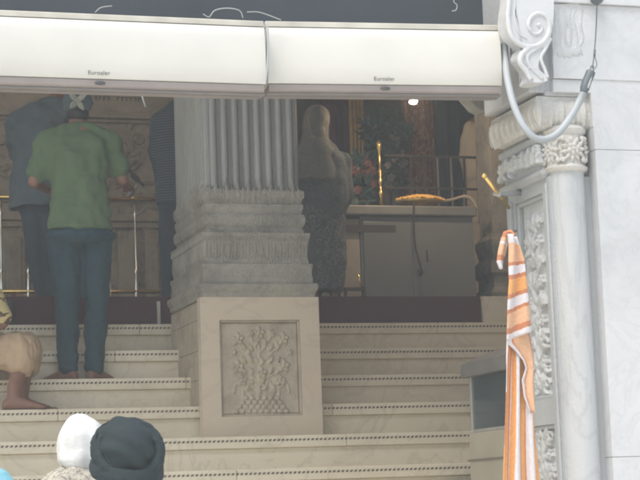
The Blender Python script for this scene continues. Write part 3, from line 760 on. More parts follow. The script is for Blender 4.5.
# folded-over corner with the white hem zigzagging down
lf = [(506, 338), (512, 346), (518, 356), (522, 370), (526, 392), (530, 412)]
ri = [(531, 322), (531, 340), (533, 356), (534.5, 372), (535, 392), (533, 414)]
lf = [(507.5, 338), (508, 343), (516, 350), (524, 360), (527, 368), (523, 380), (525, 396), (531, 412)]
ri = [(529, 332), (531, 341), (533, 352), (534, 362), (534, 370), (534, 382), (534.5, 396), (535, 413)]
rows = [(P(a[0], a[1], Yt-.028), P(c[0], c[1], Yt-.018)) for a, c in zip(lf, ri)]
rr_ = []
for a, c in zip(rows, rows[1:]):
    for k in range(6): rr_.append((a[0].lerp(c[0], k/6), a[1].lerp(c[1], k/6)))
rr_.append(rows[-1]); rr_ = [(c, a) for a, c in rr_]
uvsheet('folded_corner', mt4, rr_, 20, tw, lambda u, v: V((0, -.010*math.sin(u*6), 0)))
lc = [(504, 232), (501, 240), (498.5, 250), (497, 262), (500, 269)]
rc = [(511, 233), (509, 242), (507, 252), (504, 262), (502, 269)]
rows = [(P(a[0], a[1], Yt-.02), P(c[0], c[1], Yt-.0)) for a, c in zip(lc, rc)]
rr_ = []
for a, c in zip(rows, rows[1:]):
    for k in range(6): rr_.append((a[0].lerp(c[0], k/6), a[1].lerp(c[1], k/6)))
rr_.append(rows[-1])
uvsheet('loose_corner', mt5, rr_, 16, tw, lambda u, v: V((0, -.015*math.sin(u*5), 0)))
g = G(); g.tube([P(504, 233, Yt-.02), P(510, 232, Yt-.0), P(515, 235, Yt-.02)], [.006, .011, .006], 8); g.obj('knot', M['towelr'], tw, smooth=True)
g = G(); g.tube([P(510, 233, Yt-.0), P(516, 231, 7.2)], .006, 8); tag(g.obj('towel_peg', M['iron']), 'small dark peg on the jamb carrying the striped towel', 'peg')

# ------------------------------------------------------------------ glazed cabin on the right
kt = thing('glazed_cabin', 'small cream cabin with a dark glass side and sloping grey sheet roof behind the towel', 'cabin')
ya, yb_ = 9.28, 8.1
def K(px, py): return PX(px, py, Xk)
zg0 = K(467, 434).z; zg1 = K(471, 380).z; zbm = K(466, 461).z
W = .95
g = G()
g.hexa([(Xk-.02, yb_, .0), (Xk+W, yb_, 0), (Xk+W, ya+.05, 0), (Xk-.02, ya+.05, 0), (Xk-.02, yb_, zg0), (Xk+W, yb_, zg0), (Xk+W, ya+.01, zg0), (Xk-.02, ya+.01, zg0)])
g.obj('body', M['kbody'], kt, bevel=.006)
g = G(); g.box((Xk-.025, yb_-.004, zbm-.006), (Xk-.012, ya+.028, zbm+.004)); g.obj('groove_trim', M['inlay'], kt)
g = G(); g.box((Xk+.10, yb_+.1, zg0+.002), (Xk+W-.04, ya-.1, zg1)); g.obj('interior', M['kin'], kt)
mg, nt, b = nodes('dark_cabin_glass'); b.inputs['Base Color'].default_value = (.05, .075, .085, 1); b.inputs['Roughness'].default_value = .12; b.inputs['Specular IOR Level'].default_value = .7
g = G(); g.box((Xk-.003, yb_+.03, zg0+.01), (Xk+.003, ya-.03, zg1+.01)); g.obj('glass_pane', mg, kt)
g = G()
for y in (ya-.03, yb_): g.box((Xk-.012, y, zg0+.001), (Xk+.012, y+.022, zg1+.03))
g.box((Xk-.010, yb_+.022, zg0+.001), (Xk+.010, ya-.03, zg0+.018)); g.obj('window_frame', M['kframe'], kt, bevel=.002)
g = G()
xo = Xk-.045
A = [K(463, 376), K(466, 371), K(479, 362)]
zr = zg1+.012; yr2 = ya+.04
g.loft([[V((xo, yr2, zr)), V((xo, yr2-.02, zr+.075)), V((xo+.14, yr2-.12, zr+.135)), V((xo+W*.9, yr2-.12, zr+.15)), V((xo+W, yr2, zr))],
        [V((xo, yb_-.06, zr)), V((xo, yb_-.04, zr+.075)), V((xo+.14, yb_+.04, zr+.135)), V((xo+W*.9, yb_+.04, zr+.15)), V((xo+W, yb_-.06, zr))]])
g.obj('roof', M['kroof'], kt, bevel=.008)

# ------------------------------------------------------------------ back wall (left) with carving and railing
Yk = 14.6
bw = thing('carved_back_wall', 'brown-grey carved stone wall with cornice and round medallions behind the brass railing', 'wall')
BW = lambda x, y: P(x, y, Yk)
g = G(); g.box((XL, Yk, ZP-.01), (P(300, 200, Yk).x, Yk+.3, 6.6)); g.obj('wall_face', M['back'], bw)
xa_, xb_ = XL+.02, P(290, 200, Yk).x
for (y0, y1, dep) in ((112, 115.5, .05), (115.8, 119, .085), (119.2, 122.5, .04), (198, 201, .05), (214, 222, .08), (222.4, 228, .05)):
    g = G(); g.box((xa_, Yk-dep, BW(80, y1).z), (xb_, Yk+.002, BW(80, y0).z)); g.obj('cornice', M['back'], bw, bevel=.006)
for x in (12, 66, 139, 108):
    g = G(); c = BW(x, 140) - V((0, .004, 0)); nn = 20
    g.tube([c+V((.062*math.cos(2*math.pi*k/nn), 0, .062*math.sin(2*math.pi*k/nn))) for k in range(nn+1)], .011, 8)
    g.rosette(c, XX, ZZ, NF, .05, .022, 8); smooth_sharp(g.obj('medallion', M['back'], bw), 60)
for x0, x1 in ((2, 24), (56, 78), (118, 136), (145, 160)):
    g = G()
    a = BW(x0, 300); c = BW(x1, 232)
    g.box((a.x, Yk-.06, ZP), (c.x, Yk+.001, c.z)); g.box((a.x+.03, Yk-.075, ZP+.12), (c.x-.03, Yk-.058, c.z-.05))
    g.obj('carved_pilaster', M['back'], bw, bevel=.008)
g = G(); rr = random.Random(11); x = P(94, 99, Yk).x
while x < P(138, 99, Yk).x:                  # the worn incised line of letters
    w_ = rr.uniform(.018, .034); z = BW(110, 98.5).z
    if rr.random() < .84:
        g.box((x, Yk-.004, z+.008), (x+w_, Yk-.0005, z+.013)); q = x + w_*rr.uniform(.2, .8); g.box((q, Yk-.0045, z-.018), (q+.005, Yk-.0008, z+.009))
        if rr.random() < .6: g.box((x+.002, Yk-.0042, z-.010), (q, Yk-.0009, z-.006))
    x += w_+.010
g.obj('inscription', M['blacktext'], bw)
g = G()                                      # shallow scroll carving on the lower wall
for i in range(230):
    x = rr.uniform(-4, 168); y = rr.uniform(126, 292)
    c = BW(x, y); a = rr.uniform(0, 6.28); d = XX*math.cos(a)+ZZ*math.sin(a)
    g.leaf(c+V((0, -.002, 0)), d, d.cross(NF), NF, .11, .03, .03, 3, .4, rr.uniform(-.5, .5))
smooth_sharp(g.obj('scroll_carving', M['back'], bw), 60)

Yr = 12.75
rl = thing('brass_railing', 'polished brass railing with slender turned posts before the carved wall at left', 'railing')
zt1, zt0 = P(80, 198, Yr).z, P(80, 291.5, Yr).z
xl, xr_ = P(-60, 200, Yr).x, P(165, 200, Yr).x
g = G(); g.tube([V((xl, Yr, zt1)), V((xr_, Yr, zt1))], .0125, 12); g.ell((xr_, Yr, zt1), .022, .02, .02); g.ell(P(133, 198, Yr), .018, .018, .016); g.obj('top_rail', M['brass'], rl, smooth=True)
g = G(); g.tube([V((xl, Yr, zt0)), V((xr_, Yr, zt0))], .016, 12); g.obj('bottom_rail', M['brass'], rl, smooth=True)
for x in (-50, -25, 1, 28, 54, 109, 135.5, 161.5):
    c = P(x, 240, Yr); g = G()
    pr = [(.010, zt1-.03), (.007, zt1-.10), (.013, zt1-.12), (.006, zt1-.14), (.0065, zt0+.16), (.013, zt0+.14), (.007, zt0+.12), (.010, zt0+.05), (.016, zt0), (.016, ZP)]
    lath(g, [(r, z) for r, z in pr], (c.x, Yr), 12); g.obj('post', M['steelb'], rl, smooth=True)
g = G(); g.tube([P(128, 196, Yr-.03), P(137, 185, Yr-.03)], .010, 10); tag(g.obj('silver_tube', M['wire'], smooth=True), 'short silvery rod leaning on the brass top rail right of the man in green', 'rod')
g = G(); g.tube([P(137, 215, Yr+.1), P(146, 208, Yr+.1)], .009, 10); tag(g.obj('silver_tube', M['wire'], smooth=True), 'second short silvery rod just below the brass top rail', 'rod')
g = G(); g.tube([P(141.5, 94, 8.4), P(145.5, 107, 8.4)], .004, 8); tag(g.obj('hanging_strip', M['wire'], smooth=True), 'short slanting white strip hanging under the left air curtain', 'strip')
# low bundles on the carpet
g = G(); g.ell(P(27, 297, 13.0)-V((0, 0, .02)), .10, .1, .06); g.ell(P(12, 298, 12.8)-V((0, 0, .02)), .05, .06, .06)
fz = fuse(g, 'cloth_bundle', M['curt'], None, .012, 3, (.006, 18, 18)); tag(fz, 'dull pink cloth bundle on the platform under the brass bottom rail', 'bundle')

# ------------------------------------------------------------------ right interior: dark counter and shrine things
Yc = YP + .62
ct = thing('dark_counter', 'long dark grey counter with an overhanging top and pale end panel on the carpeted platform', 'counter')
cl, cr = P(362, 250, Yc).x, P(478, 250, Yc).x
ctz = P(410, 206, Yc).z; ct2 = P(410, 216, Yc).z
xo_ = P(345, 208, Yc).x
g = G(); g.box((cl, Yc+.02, ZP+.003), (cr-.02, Yc+1.0, ct2)); g.obj('cabinet', M['dais'], ct, bevel=.006)
g = G(); g.hexa([(xo_, Yc-.02, ct2+.002), (cr, Yc-.02, ct2+.002), (cr, Yc+1.05, ct2+.002), (xo_-.05, Yc+1.05, ct2+.002), (xo_, Yc-.02, ctz), (cr, Yc-.02, ctz), (cr, Yc+1.05, ctz), (xo_-.05, Yc+1.05, ctz)]); g.obj('counter_top', M['daist'], ct, bevel=.01)
g = G(); g.box((P(396, 225, Yc).x, Yc+.006, ct2-.115), (xo_+.005, Yc+.016, ct2-.065)); g.box((P(395, 225, Yc).x, Yc+.012, ct2-.12), (P(396.5, 225, Yc).x, Yc+.016, ct2-.06)); g.obj('rail_bar', M['iron'], ct)
for x0, x1 in ((366, 412), (415, 474)):
    g = G(); a, c = P(x0, 290, Yc), P(x1, 232, Yc); g.box((a.x, Yc+.008, ZP+.06), (c.x, Yc+.019, ct2-.04)); g.obj('door_panel', M['dais'], ct, bevel=.004)
g = G(); g.box((P(341, 260, Yc).x, Yc+.03, ZP+.003), (cl-.004, Yc+.9, ct2-.02)); g.obj('end_panel', M['beige'], ct, bevel=.004)
g = G(); g.tube(curve_pts([P(414, 203, Yc-.05), P(413.5, 222, Yc-.04), P(415, 245, Yc-.04), P(418, 258, Yc-.04), P(421, 268, Yc-.04)], 6), .006, 8)
g.ell(P(420.5, 272, Yc-.04), .018, .015, .03); tag(g.obj('power_cord', M['black'], smooth=True), 'dark cord with a plug hanging down the front of the dark counter', 'cord')
g = G(); g.tube([P(426.5, 250, Yc-.01), P(427.5, 262, Yc-.01)], .006, 8); tag(g.obj('cabinet_pull', M['black'], smooth=True), 'small black pull on the front of the dark counter', 'handle')
t = thing('brass_stick', 'short bright brass stick standing on a low dark stand before the pale end panel', 'stick')
g = G(); g.tube([P(358, 274, Yc-.08), P(362.5, 289, Yc-.08)], .008, 8); g.obj('stick', M['brass'], t, smooth=True)
g = G(); a, c = P(344, 290.5, Yc-.08), P(364, 288, Yc-.08); g.box((a.x, Yc-.12, a.z), (c.x, Yc-.05, c.z)); 
for x in (a.x, c.x-.015): g.box((x, Yc-.10, ZP+.003), (x+.015, Yc-.07, a.z+.001))
g.obj('stand', M['iron'], t)

# tray of marigolds on the counter
t = thing('golden_tray', 'shallow golden tray heaped with orange marigold petals and a long pale handle on the counter', 'tray')
yt_ = Yc + .13
c = P(420, 199, yt_); 
g = G(); lath_c = (c.x, c.y)
g.loft([[V((c.x + rx*math.cos(2*math.pi*i/28), c.y + ry*math.sin(2*math.pi*i/28), z)) for i in range(28)] for rx, ry, z in ((.06, .05, ctz+.001), (.05, .04, ctz+.03), (.15, .10, ctz+.045), (.172, .12, ctz+.058), (.165, .112, ctz+.060), (.08, .05, ctz+.04))])
g.obj('dish', M['gold'], t, smooth=True)
g = G(); rr = random.Random(2)
for i in range(230):
    a = rr.uniform(0, 6.28); q = math.sqrt(rr.random()); x, y = .172*q*math.cos(a), .11*q*math.sin(a)
    g.ell((c.x+x, c.y+y, ctz+.060+.030*(1-q*q)+rr.uniform(0, .006)), .013, .013, .010, n=7, m=5)
tag(g.obj('petal_heap', M['mari'], t), kind='stuff')
g = G(); g.tube(curve_pts([V((c.x+.15, c.y, ctz+.056)), V((c.x+.24, c.y, ctz+.072)), V((c.x+.33, c.y, ctz+.095)), V((c.x+.39, c.y, ctz+.075)), V((c.x+.43, c.y, ctz+.003))], 6), [.010]*12+[.014]*13, 8); g.obj('handle', M['beige'], t, smooth=True)

# iron railing behind
Yir = Yc + .7
t = thing('iron_railing', 'thin dark iron railing with upright bars behind the golden tray', 'railing')
za_, zb2 = P(440, 156.5, Yir).z, P(440, 188.5, Yir).z
xl_, xr2 = P(384, 156, Yir).x, P(496, 156, Yir).x
g = G(); g.box((xl_, Yir, za_-.008), (xr2, Yir+.02, za_+.008)); g.box((xl_, Yir, zb2-.008), (xr2, Yir+.02, zb2+.008)); g.obj('rails', M['iron'], t)
for x in (411, 424.5, 438, 451.5, 465, 478, 491):
    g = G(); q = P(x, 170, Yir); g.box((q.x-.006, Yir+.002, ctz), (q.x+.006, Yir+.018, za_-.009)); g.obj('bar', M['steel'] if x > 430 and x < 460 else M['iron'], t)
t = thing('brass_pole', 'upright brass pole with beaded knobs standing between the flowers and the dark railing', 'pole')
q = P(380, 170, Yir-.1)
g = G(); zq = lambda y: P(380, y, Yir-.1).z
lath(g, [(.014, ctz), (.014, zq(196)), (.022, zq(193)), (.012, zq(190)), (.012, zq(184)), (.02, zq(181)), (.01, zq(178)), (.02, zq(171)), (.010, zq(168)), (.010, zq(152)), (.018, zq(149)), (.018, zq(146)), (.024, zq(143)), (.004, zq(140))], (q.x, q.y), 14)
g.obj('shaft', M['brass'], t, smooth=True)

# gilded column, flowers, foliage, cloths
Ys = 14.2
t = thing('gilded_column', 'dull gold column with bright vertical ribs behind the flowers', 'column')
q = P(357, 140, Ys)
for dx in (-.045, -.012, .022, .05):
    g = G(); g.tube([V((q.x+dx, Ys, ZP)), V((q.x+dx, Ys, 5.1))], .019, 12); g.obj('rib', M['gold'], t, smooth=True)
def flowers(name, label, cx_, cy_, rx, ry, Y, n, mats, seed):
    t = thing(name, label, 'flowers'); rr = random.Random(seed)
    g1, g2, g3 = G(), G(), G()
    for i in range(n):
        a = rr.uniform(0, 6.28); q = math.sqrt(rr.random()); c = P(cx_+rx*q*math.cos(a), cy_+ry*q*math.sin(a), Y+rr.uniform(-.12, .12))
        nr = V((rr.uniform(-.5, .5), -1, rr.uniform(-.3, .7))).normalized(); U = nr.orthogonal().normalized(); W2 = nr.cross(U)
        k = rr.random()
        if k < .45:
            for _ in range(3):
                an = rr.uniform(0, 6.28); d = U*math.cos(an)+W2*math.sin(an); g1.leaf(c, d, d.cross(nr), nr, rr.uniform(.06, .11), .014, .008, 0, .4, rr.uniform(-.4, .4))
        elif k < .8: g2.rosette(c, U, W2, nr, rr.uniform(.025, .045), .012, 7)
        else: g3.rosette(c, U, W2, nr, rr.uniform(.02, .035), .012, 6)
    zt_ = P(cx_, cy_, Y).z
    g1.obj('foliage', mats[0], t); g2.obj('blossoms', mats[1], t); g3.obj('pale_blossoms', mats[2], t)
    q = P(cx_, cy_, Y); g4 = G(); base = ctz if Y < Yc+1 else ZP
    lath(g4, [(.05, base), (.08, base+.06), (.09, base+.16), (.05, max(base+.2, zt_-.12)), (.06, max(base+.24, zt_-.05))], (q.x, q.y), 16); g4.obj('vase', M['iron'], t, smooth=True)
flowers('flower_arrangement', 'dusty red and pink flower arrangement left of the brass pole', 358, 182, 17, 25, Yc+.75, 150, (M['leafm'], M['petr'], M['petw']), 1)
flowers('flower_arrangement', 'teal-green spiky leaf bouquet above the red flowers, below the lamp', 386, 132, 23, 22, 13.9, 170, (M['leafm'], M['leafm'], M['daist']), 2)
flowers('flower_arrangement', 'small dark flower arrangement right of the brass pole behind the railing', 396, 170, 11, 22, 13.8, 70, (M['leafm'], M['daist'], M['petw']), 5)
def drape(name, label, x0, x1, y0, Y, mat, amp=.02, fr=40, zlow=None, cat='curtain'):
    a, c = P(x0, y0, Y), P(x1, y0, Y); n = 40; zl = ZP+.01 if zlow is None else zlow
    g = G(); rings = []
    for k in range(9):
        z = a.z + (zl-a.z)*k/8
        f = [V((a.x+(c.x-a.x)*i/n, Y+amp*math.sin(i*fr/n+.4*k/8)+.4*amp*math.sin(i*fr*2.3/n), z)) for i in range(n+1)]
        rings.append(f + [p+V((0, .012, 0)) for p in f[::-1]])
    g.loft(rings); return tag(smooth_sharp(g.obj(name, mat), 60), label, cat)
drape('hanging_cloth', 'rust-pink patterned hanging cloth just left of the dark curtain, under the lamp', 402, 417, 90, 14.05, M['curt'], .02, 25)
drape('hanging_cloth', 'narrower rust and cream patterned hanging cloth touching the dark curtain', 418, 432, 90, 14.0, M['curt'], .025, 18)
drape('dark_curtain', 'wide dark teal curtain hanging behind the railing at the right', 432, 482, 80, 13.75, M['dcurt'], .03, 22)
drape('dark_curtain', 'dark red hanging behind the woman in the shawl', 320, 350, 80, 14.5, M['carpet'], .02, 12)
g = G(); g.box((P(300, 200, 15).x, 15.0, ZP-.01), (XRI, 15.3, 6.6)); tag(g.obj('dark_back_wall', M['backd']), 'dark wall at the back of the hall behind the shrine cloths', 'wall')
t = thing('ceiling_lamp', 'small glowing pinkish lamp shining near the top above the hanging cloths', 'lamp')
c = P(413, 102, Yc-.35)
g = G(); g.ell(c, .030, .018, .017); g.ell(c+V((.022, 0, .007)), .012, .010, .010); g.obj('bulb', M['lamp'], t, smooth=True)
g = G(); g.tube([c+V((0, .03, .01)), V((c.x, c.y+.05, 6.6))], .006); g.obj('rod', M['iron'], t)

ld = bpy.data.lights.new('lamp_light', 'POINT'); ld.energy = 9; ld.color = (1, .72, .48); ld.shadow_soft_size = .05
lo = bpy.data.objects.new('lamp_light', ld); COL.objects.link(lo); lo.location = c + V((0, -.06, -.03)); lo.parent = t
# ------------------------------------------------------------------ people
def hand(g, w, d, nrm, side_, s=1.0, curl=.5):
    """w wrist, d direction of the fingers, nrm back of the hand, side_ thumb side"""
    w, d = V(w), V(d).normalized(); nrm = (V(nrm) - d*V(nrm).dot(d)).normalized(); sd = d.cross(nrm).normalized()
    if sd.dot(V(side_)) < 0: sd = -sd
    k = w + d*(.085*s)
    g.loft([g.ring(w + d*(t*s), sd, nrm, a*s, b_*s, 12) for t, a, b_ in ((-.02, .026, .021), (.02, .033, .018), (.055, .041, .016), (.088, .040, .013))])
    for i, (ln, off) in enumerate(((.068, .030), (.076, .010), (.070, -.011), (.055, -.030))):
        p = k + sd*(off*s) - d*(.008*s); dd = (d + sd*(off*1.5)).normalized(); q = p
        for j, f in enumerate((.45, .32, .26)):
            e = q + dd*(ln*f*s); g.caps(q, e, (.0092-.0009*j)*s, (.0086-.0009*j)*s, 8); q = e
            dd = (dd*math.cos(curl) - nrm*math.sin(curl)).normalized()
    p = w + d*(.028*s) + sd*(.030*s); dd = (d*.6 + sd*.75 - nrm*.25).normalized()
    for j in range(2):
        e = p + dd*(.033*s); g.caps(p, e, .0115*s-.001*j, .0105*s-.001*j, 8); p = e; dd = (dd + d*.5).normalized()
def foot(g, ank, toe, s=1.0):
    ank, toe = V(ank), V(toe); d = (toe-ank); d.z = 0; d.normalize(); sd = V((d.y, -d.x, 0)); z = toe.z
    f = lambda t, a, h: g.ring(V((ank.x, ank.y, z+h*.5)) + d*t, sd, ZZ, a, h*.5, 12)
    g.loft([f(-.065*s, .022*s, .045*s), f(-.045*s, .034*s, .065*s), f(0, .036*s, .085*s), f(.06*s, .038*s, .065*s), f(.12*s, .044*s, .042*s), f(.155*s, .044*s, .028*s)])
    for i in range(5):
        o = V((ank.x, ank.y, z+.012*s)) + d*(.15*s) + sd*((-.034+.017*i)*s); r = (.013 if i == 0 else .009)*s
        g.caps(o, o + d*((.042-.006*i)*s), r, r*.9, 8)
    g.caps(V((ank.x, ank.y, z+.07*s)), ank + ZZ*.05*s, .036*s, .036*s)
def head(g, c, look, s=1.0, upv=ZZ):
    c = V(c); f = V(look).normalized(); sd = f.cross(upv).normalized(); u = sd.cross(f).normalized(); ax = (sd, f, u)
    g.ell(c + u*.015*s - f*.012*s, .076*s, .094*s, .098*s, ax, 18, 12); g.ell(c - u*.045*s + f*.024*s, .056*s, .062*s, .070*s, ax, 16, 10)
    g.ell(c - u*.015*s + f*.092*s, .012*s, .018*s, .026*s, ax); g.ell(c - u*.028*s + f*.100*s, .017*s, .012*s, .010*s, ax)
    g.ell(c - u*.062*s + f*.080*s, .026*s, .012*s, .010*s, ax); g.ell(c - u*.098*s + f*.065*s, .026*s, .022*s, .018*s, ax)
    for k in (-1, 1):
        g.ell(c + sd*(.031*k*s) + f*.076*s + u*.006*s, .014*s, .012*s, .009*s, ax); g.ell(c + sd*(.034*k*s) + f*.078*s + u*.026*s, .02*s, .012*s, .007*s, ax)
        g.ell(c + sd*(.078*k*s) - u*.008*s - f*.005*s, .008*s, .018*s, .030*s, ax)
    return sd, f, u
def loftpath(g, secs, n=20):                 # secs: (centre, right vec, fwd vec, halfwidth, halfdepth)
    g.loft([g.ring(c, V(r), V(f), a, b_, n) for c, r, f, a, b_ in secs])
def sec(c, rv, a, b_, fv=None):
    rv = V(rv).normalized(); fv = V(fv).normalized() if fv is not None else V((-rv.y, rv.x, 0)); return (V(c), rv, fv, a, b_)

def person(label, J, look, rv, body_w=1.0, skin='skin', hands=True, curl=.5, feet=True, headscale=1.0, group=None, handdir=None):
    """J: head neck chest pelvis shL elL wrL shR elR wrR hipL knL anL toL hipR knR anR toR"""
    t = thing('person', label, 'person', group); g = G(); w = body_w
    head(g, J['head'], look, headscale)
    g.caps(V(J['neck'])-ZZ*.03, V(J['head'])-ZZ*.05, .056, .052)
    loftpath(g, [sec(V(J['pelvis'])-ZZ*.08, rv, .13*w, .10*w), sec(J['pelvis'], rv, .155*w, .11*w), sec(V(J['pelvis']).lerp(V(J['chest']), .5), rv, .13*w, .10*w), sec(J['chest'], rv, .155*w, .115*w), sec(V(J['chest']).lerp(V(J['neck']), .7), rv, .15*w, .085*w), sec(J['neck'], rv, .06, .06)])
    for s_ in 'LR':
        g.caps(J['sh'+s_], J['el'+s_], .048*w, .038*w); g.caps(J['el'+s_], J['wr'+s_], .038*w, .026)
        g.caps(V(J['neck'])-ZZ*.05, J['sh'+s_], .038, .045*w)
        dd = (V(J['wr'+s_])-V(J['el'+s_])).normalized() if not handdir else V(handdir)
        if hands: hand(g, J['wr'+s_], dd, V((0, -.3, 1)) if abs(dd.z) < .8 else V((0, -1, 0)), V(rv)*(1 if s_ == 'L' else -1), 1.0, curl)
        g.caps(J['hip'+s_], J['kn'+s_], .078*w, .055*w); g.caps(J['kn'+s_], J['an'+s_], .052*w, .036)
        kn, an = V(J['kn'+s_]), V(J['an'+s_]); g.caps(kn.lerp(an, .2), kn.lerp(an, .45), .054*w, .05*w)
        if feet: foot(g, J['an'+s_], J['to'+s_])
    fuse(g, 'body', M[skin], t, .0085, 4)
    return t
def trousers(t, J, mat, rv, w=1.0, cuff=.055, end=1.0, folds=(.007, 9, 5), knee=.078, seat=(.165, .125)):
    g = G(); pe = V(J['pelvis'])
    loftpath(g, [sec(pe+ZZ*.03, rv, .11*w, .08*w), sec(pe-ZZ*.005, rv, .15*w, .115*w), sec(pe-ZZ*.04, rv, seat[0]*w*.97, seat[1]*w*.97), sec(pe-ZZ*.07, rv, (seat[0]+.005)*w, (seat[1]+.005)*w), sec(pe-ZZ*.12, rv, .145*w, .11*w)])
    for s_ in 'LR':
        h, k, a = V(J['hip'+s_]), V(J['kn'+s_]), V(J['an'+s_])
        g.caps(h, k, .098*w, knee*w, 16)
        if end > 0: g.caps(k, k.lerp(a, end), knee*w, cuff*w, 16)
    return fuse(g, 'trousers', mat, t, .011, 4, folds)
def top(t, J, mat, rv, w=1.0, hem=-.08, sleeve=1.0, flare=1.0, folds=(.010, 8, 6), name='shirt', sl=(.068, .066), depth=1.0):
    g = G(); pe, ch, ne = V(J['pelvis']), V(J['chest']), V(J['neck'])
    up_ = (ch-pe).normalized()
    loftpath(g, [sec(pe+up_*hem, rv, .185*w*flare, .145*w*depth*flare), sec(pe+up_*.06, rv, .178*w, .138*w*depth), sec(pe.lerp(ch, .6), rv, .172*w, .135*w*depth), sec(ch, rv, .188*w, .14*w*depth), sec(ch.lerp(ne, .55), rv, .185*w, .115*w*depth), sec(ch.lerp(ne, .85), rv, .12*w, .085), sec(ne, rv, .068, .066), sec(ne+ZZ*.018, rv, .060, .060)])
    for s_ in 'LR':
        a, b_ = V(J['sh'+s_]), V(J['el'+s_])
        g.caps(ne-ZZ*.036, a, .080, sl[0]*w)
        if sleeve <= 1: g.caps(a, a.lerp(b_, sleeve), sl[0]*w, sl[1]*w, 14)
        else:
            g.caps(a, b_, sl[0]*w, sl[1]*.9*w, 14); g.caps(b_, b_.lerp(V(J['wr'+s_]), sleeve-1), sl[1]*.9*w, sl[1]*.65*w, 14)
    return fuse(g, name, mat, t, .011, 4, folds)

# --- 1 the man in green, on step 3
Ym = 10.72; z3 = Z0+3*RI
def PM(x, y, dy=0): return P(x, y, Ym+dy)
J = dict(head=PM(77, 106, .12), neck=PM(78, 128, .06), chest=PM(79, 158, .02), pelvis=PM(80, 226, -.02),
         shL=PM(47, 143, .05), elL=PM(34, 182, .06), wrL=PM(45, 188, .40), shR=PM(107, 140, .05), elR=PM(122, 180, .04), wrR=PM(127, 186, .40),
         hipL=PM(64, 238), knL=PM(67, 306, .03), anL=PM(68, 370), hipR=PM(97, 238), knR=PM(96, 306, .03), anR=PM(95, 370))
J['anL'].z = J['anR'].z = z3+.085; J['toL'] = V((J['anL'].x-.13, J['anL'].y+.12, z3+.001)); J['toR'] = V((J['anR'].x+.12, J['anR'].y+.12, z3+.001))
rv = V((1, -.05, 0))
t = person('barefoot man in sage green t-shirt, navy trousers and tied head cloth, back turned', J, V((.05, 1, -.25)), rv, 1.0)
top(t, J, M['green'], rv, 1.02, hem=-.035, sleeve=.70, flare=1.07, sl=(.078, .076), name='t_shirt', folds=(.017, 9, 7))
trousers(t, J, M['navy'], rv, 1.05, cuff=.058, end=1.0, knee=.072, seat=(.196, .15), folds=(.011, 11, 9))
hc = V(J['head']); g = G()
g.ell(hc+ZZ*.022-YY*.014, .092, .108, .092, n=22, m=12); g.tube([hc+V((.089*math.cos(a*.35), -.01-.104*math.sin(a*.35), .005+.012*math.sin(a*.35))) for a in range(0, 10)], [.008]*2+[.014]*6+[.008]*2, 8)
fuse(g, 'head_cloth', M['bluegr'], t, .007, 2, (.004, 30, 30))
g = G(); g.ell(hc-ZZ*.058-YY*.030, .066, .074, .056, n=18, m=10); fuse(g, 'hair', M['hair'], t, .007, 2)
g = G(); kn_ = hc + V((-.02, -.128, .004)); g.ell(kn_, .017, .013, .015)
for sx_, sz_ in ((-.05, .045), (.055, .04), (-.045, -.05), (.035, -.06)): g.leaf(kn_, V((sx_, -.02, sz_)), V((sz_, 0, -sx_)), NF, .075, .020, .010, 0)
g.obj('head_cloth_knot', M['scarf'], t, smooth=True)
g = G(); g.tube(curve_pts([PM(129, 170, .40), PM(133, 175, .41), PM(138, 180, .43), PM(144, 186, .45)], 4), [.012]*4+[.018]*5+[.009]*4, 8); tag(g.obj('camera_strap', M['black'], smooth=True), 'short dark strap sticking out beside the right hand of the man in green', 'strap')

# --- 2 the man in grey-blue, leaning at the railing
Ya = 12.35
def PA(x, y, dy=0): return P(x, y, Ya+dy)
J = dict(head=PA(62, 84, .28), neck=PA(50, 100, .16), chest=PA(38, 130, .06), pelvis=PA(38, 196, 0),
         shL=PA(17, 122, .05), elL=PA(18, 155, .28), wrL=PA(36, 172, .52), shR=PA(60, 116, .08), elR=PA(64, 150, .3), wrR=PA(62, 172, .54),
         hipL=PA(32, 208), knL=PA(38, 270, .04), anL=PA(45, 325), hipR=PA(46, 208), knR=PA(46, 270, .04), anR=PA(54, 325))
J['anL'].z = J['anR'].z = ZP+.09; J['toL'] = V((J['anL'].x, J['anL'].y+.18, ZP+.005)); J['toR'] = V((J['anR'].x, J['anR'].y+.18, ZP+.005))
t = person('man in grey-blue shirt and dark trousers leaning over the railing, left of the green t-shirt', J, V((.4, 1, -.3)), rv, .80)
top(t, J, M['bluegr'], rv, 1.05, hem=-.09, sleeve=1.0, sl=(.082, .074), folds=(.016, 7, 6)); trousers(t, J, M['dark'], rv, .86, cuff=.055, folds=(.005, 9, 6))
g = G(); g.ell(V(J['head'])+ZZ*.03, .092, .11, .09); fuse(g, 'hair', M['hair'], t, .009, 3)

# --- 3 the person in the dark striped jacket, half hidden by the pillar
Ya3 = 12.3
def P3(x, y, dy=0): return P(x, y, Ya3+dy)
J = dict(head=P3(178, 86, .05), neck=P3(178, 104), chest=P3(178, 132), pelvis=P3(180, 196),
         shL=P3(160, 122), elL=P3(156, 152, .05), wrL=P3(160, 184, .12), shR=P3(198, 122), elR=P3(206, 158), wrR=P3(206, 190, .1),
         hipL=P3(170, 206), knL=P3(169, 268), anL=P3(168, 320), hipR=P3(190, 206), knR=P3(190, 268), anR=P3(190, 320))
J['anL'].z = J['anR'].z = ZP+.09
for s_ in 'LR': J['to'+s_] = V((J['an'+s_].x, J['an'+s_].y+.18, ZP+.005))
t = person('person in dark ribbed jacket mostly hidden behind the left side of the pillar', J, V((.1, 1, -.1)), V((1, 0, 0)), .78)
top(t, J, M['stripe'], XX, .95, hem=-.07, sleeve=1.9, sl=(.076, .066), name='jacket'); trousers(t, J, M['dark'], XX, .85, cuff=.055)
g = G(); g.ell(V(J['head'])+ZZ*.03, .09, .108, .09); fuse(g, 'hair', M['hair'], t, .009, 3)

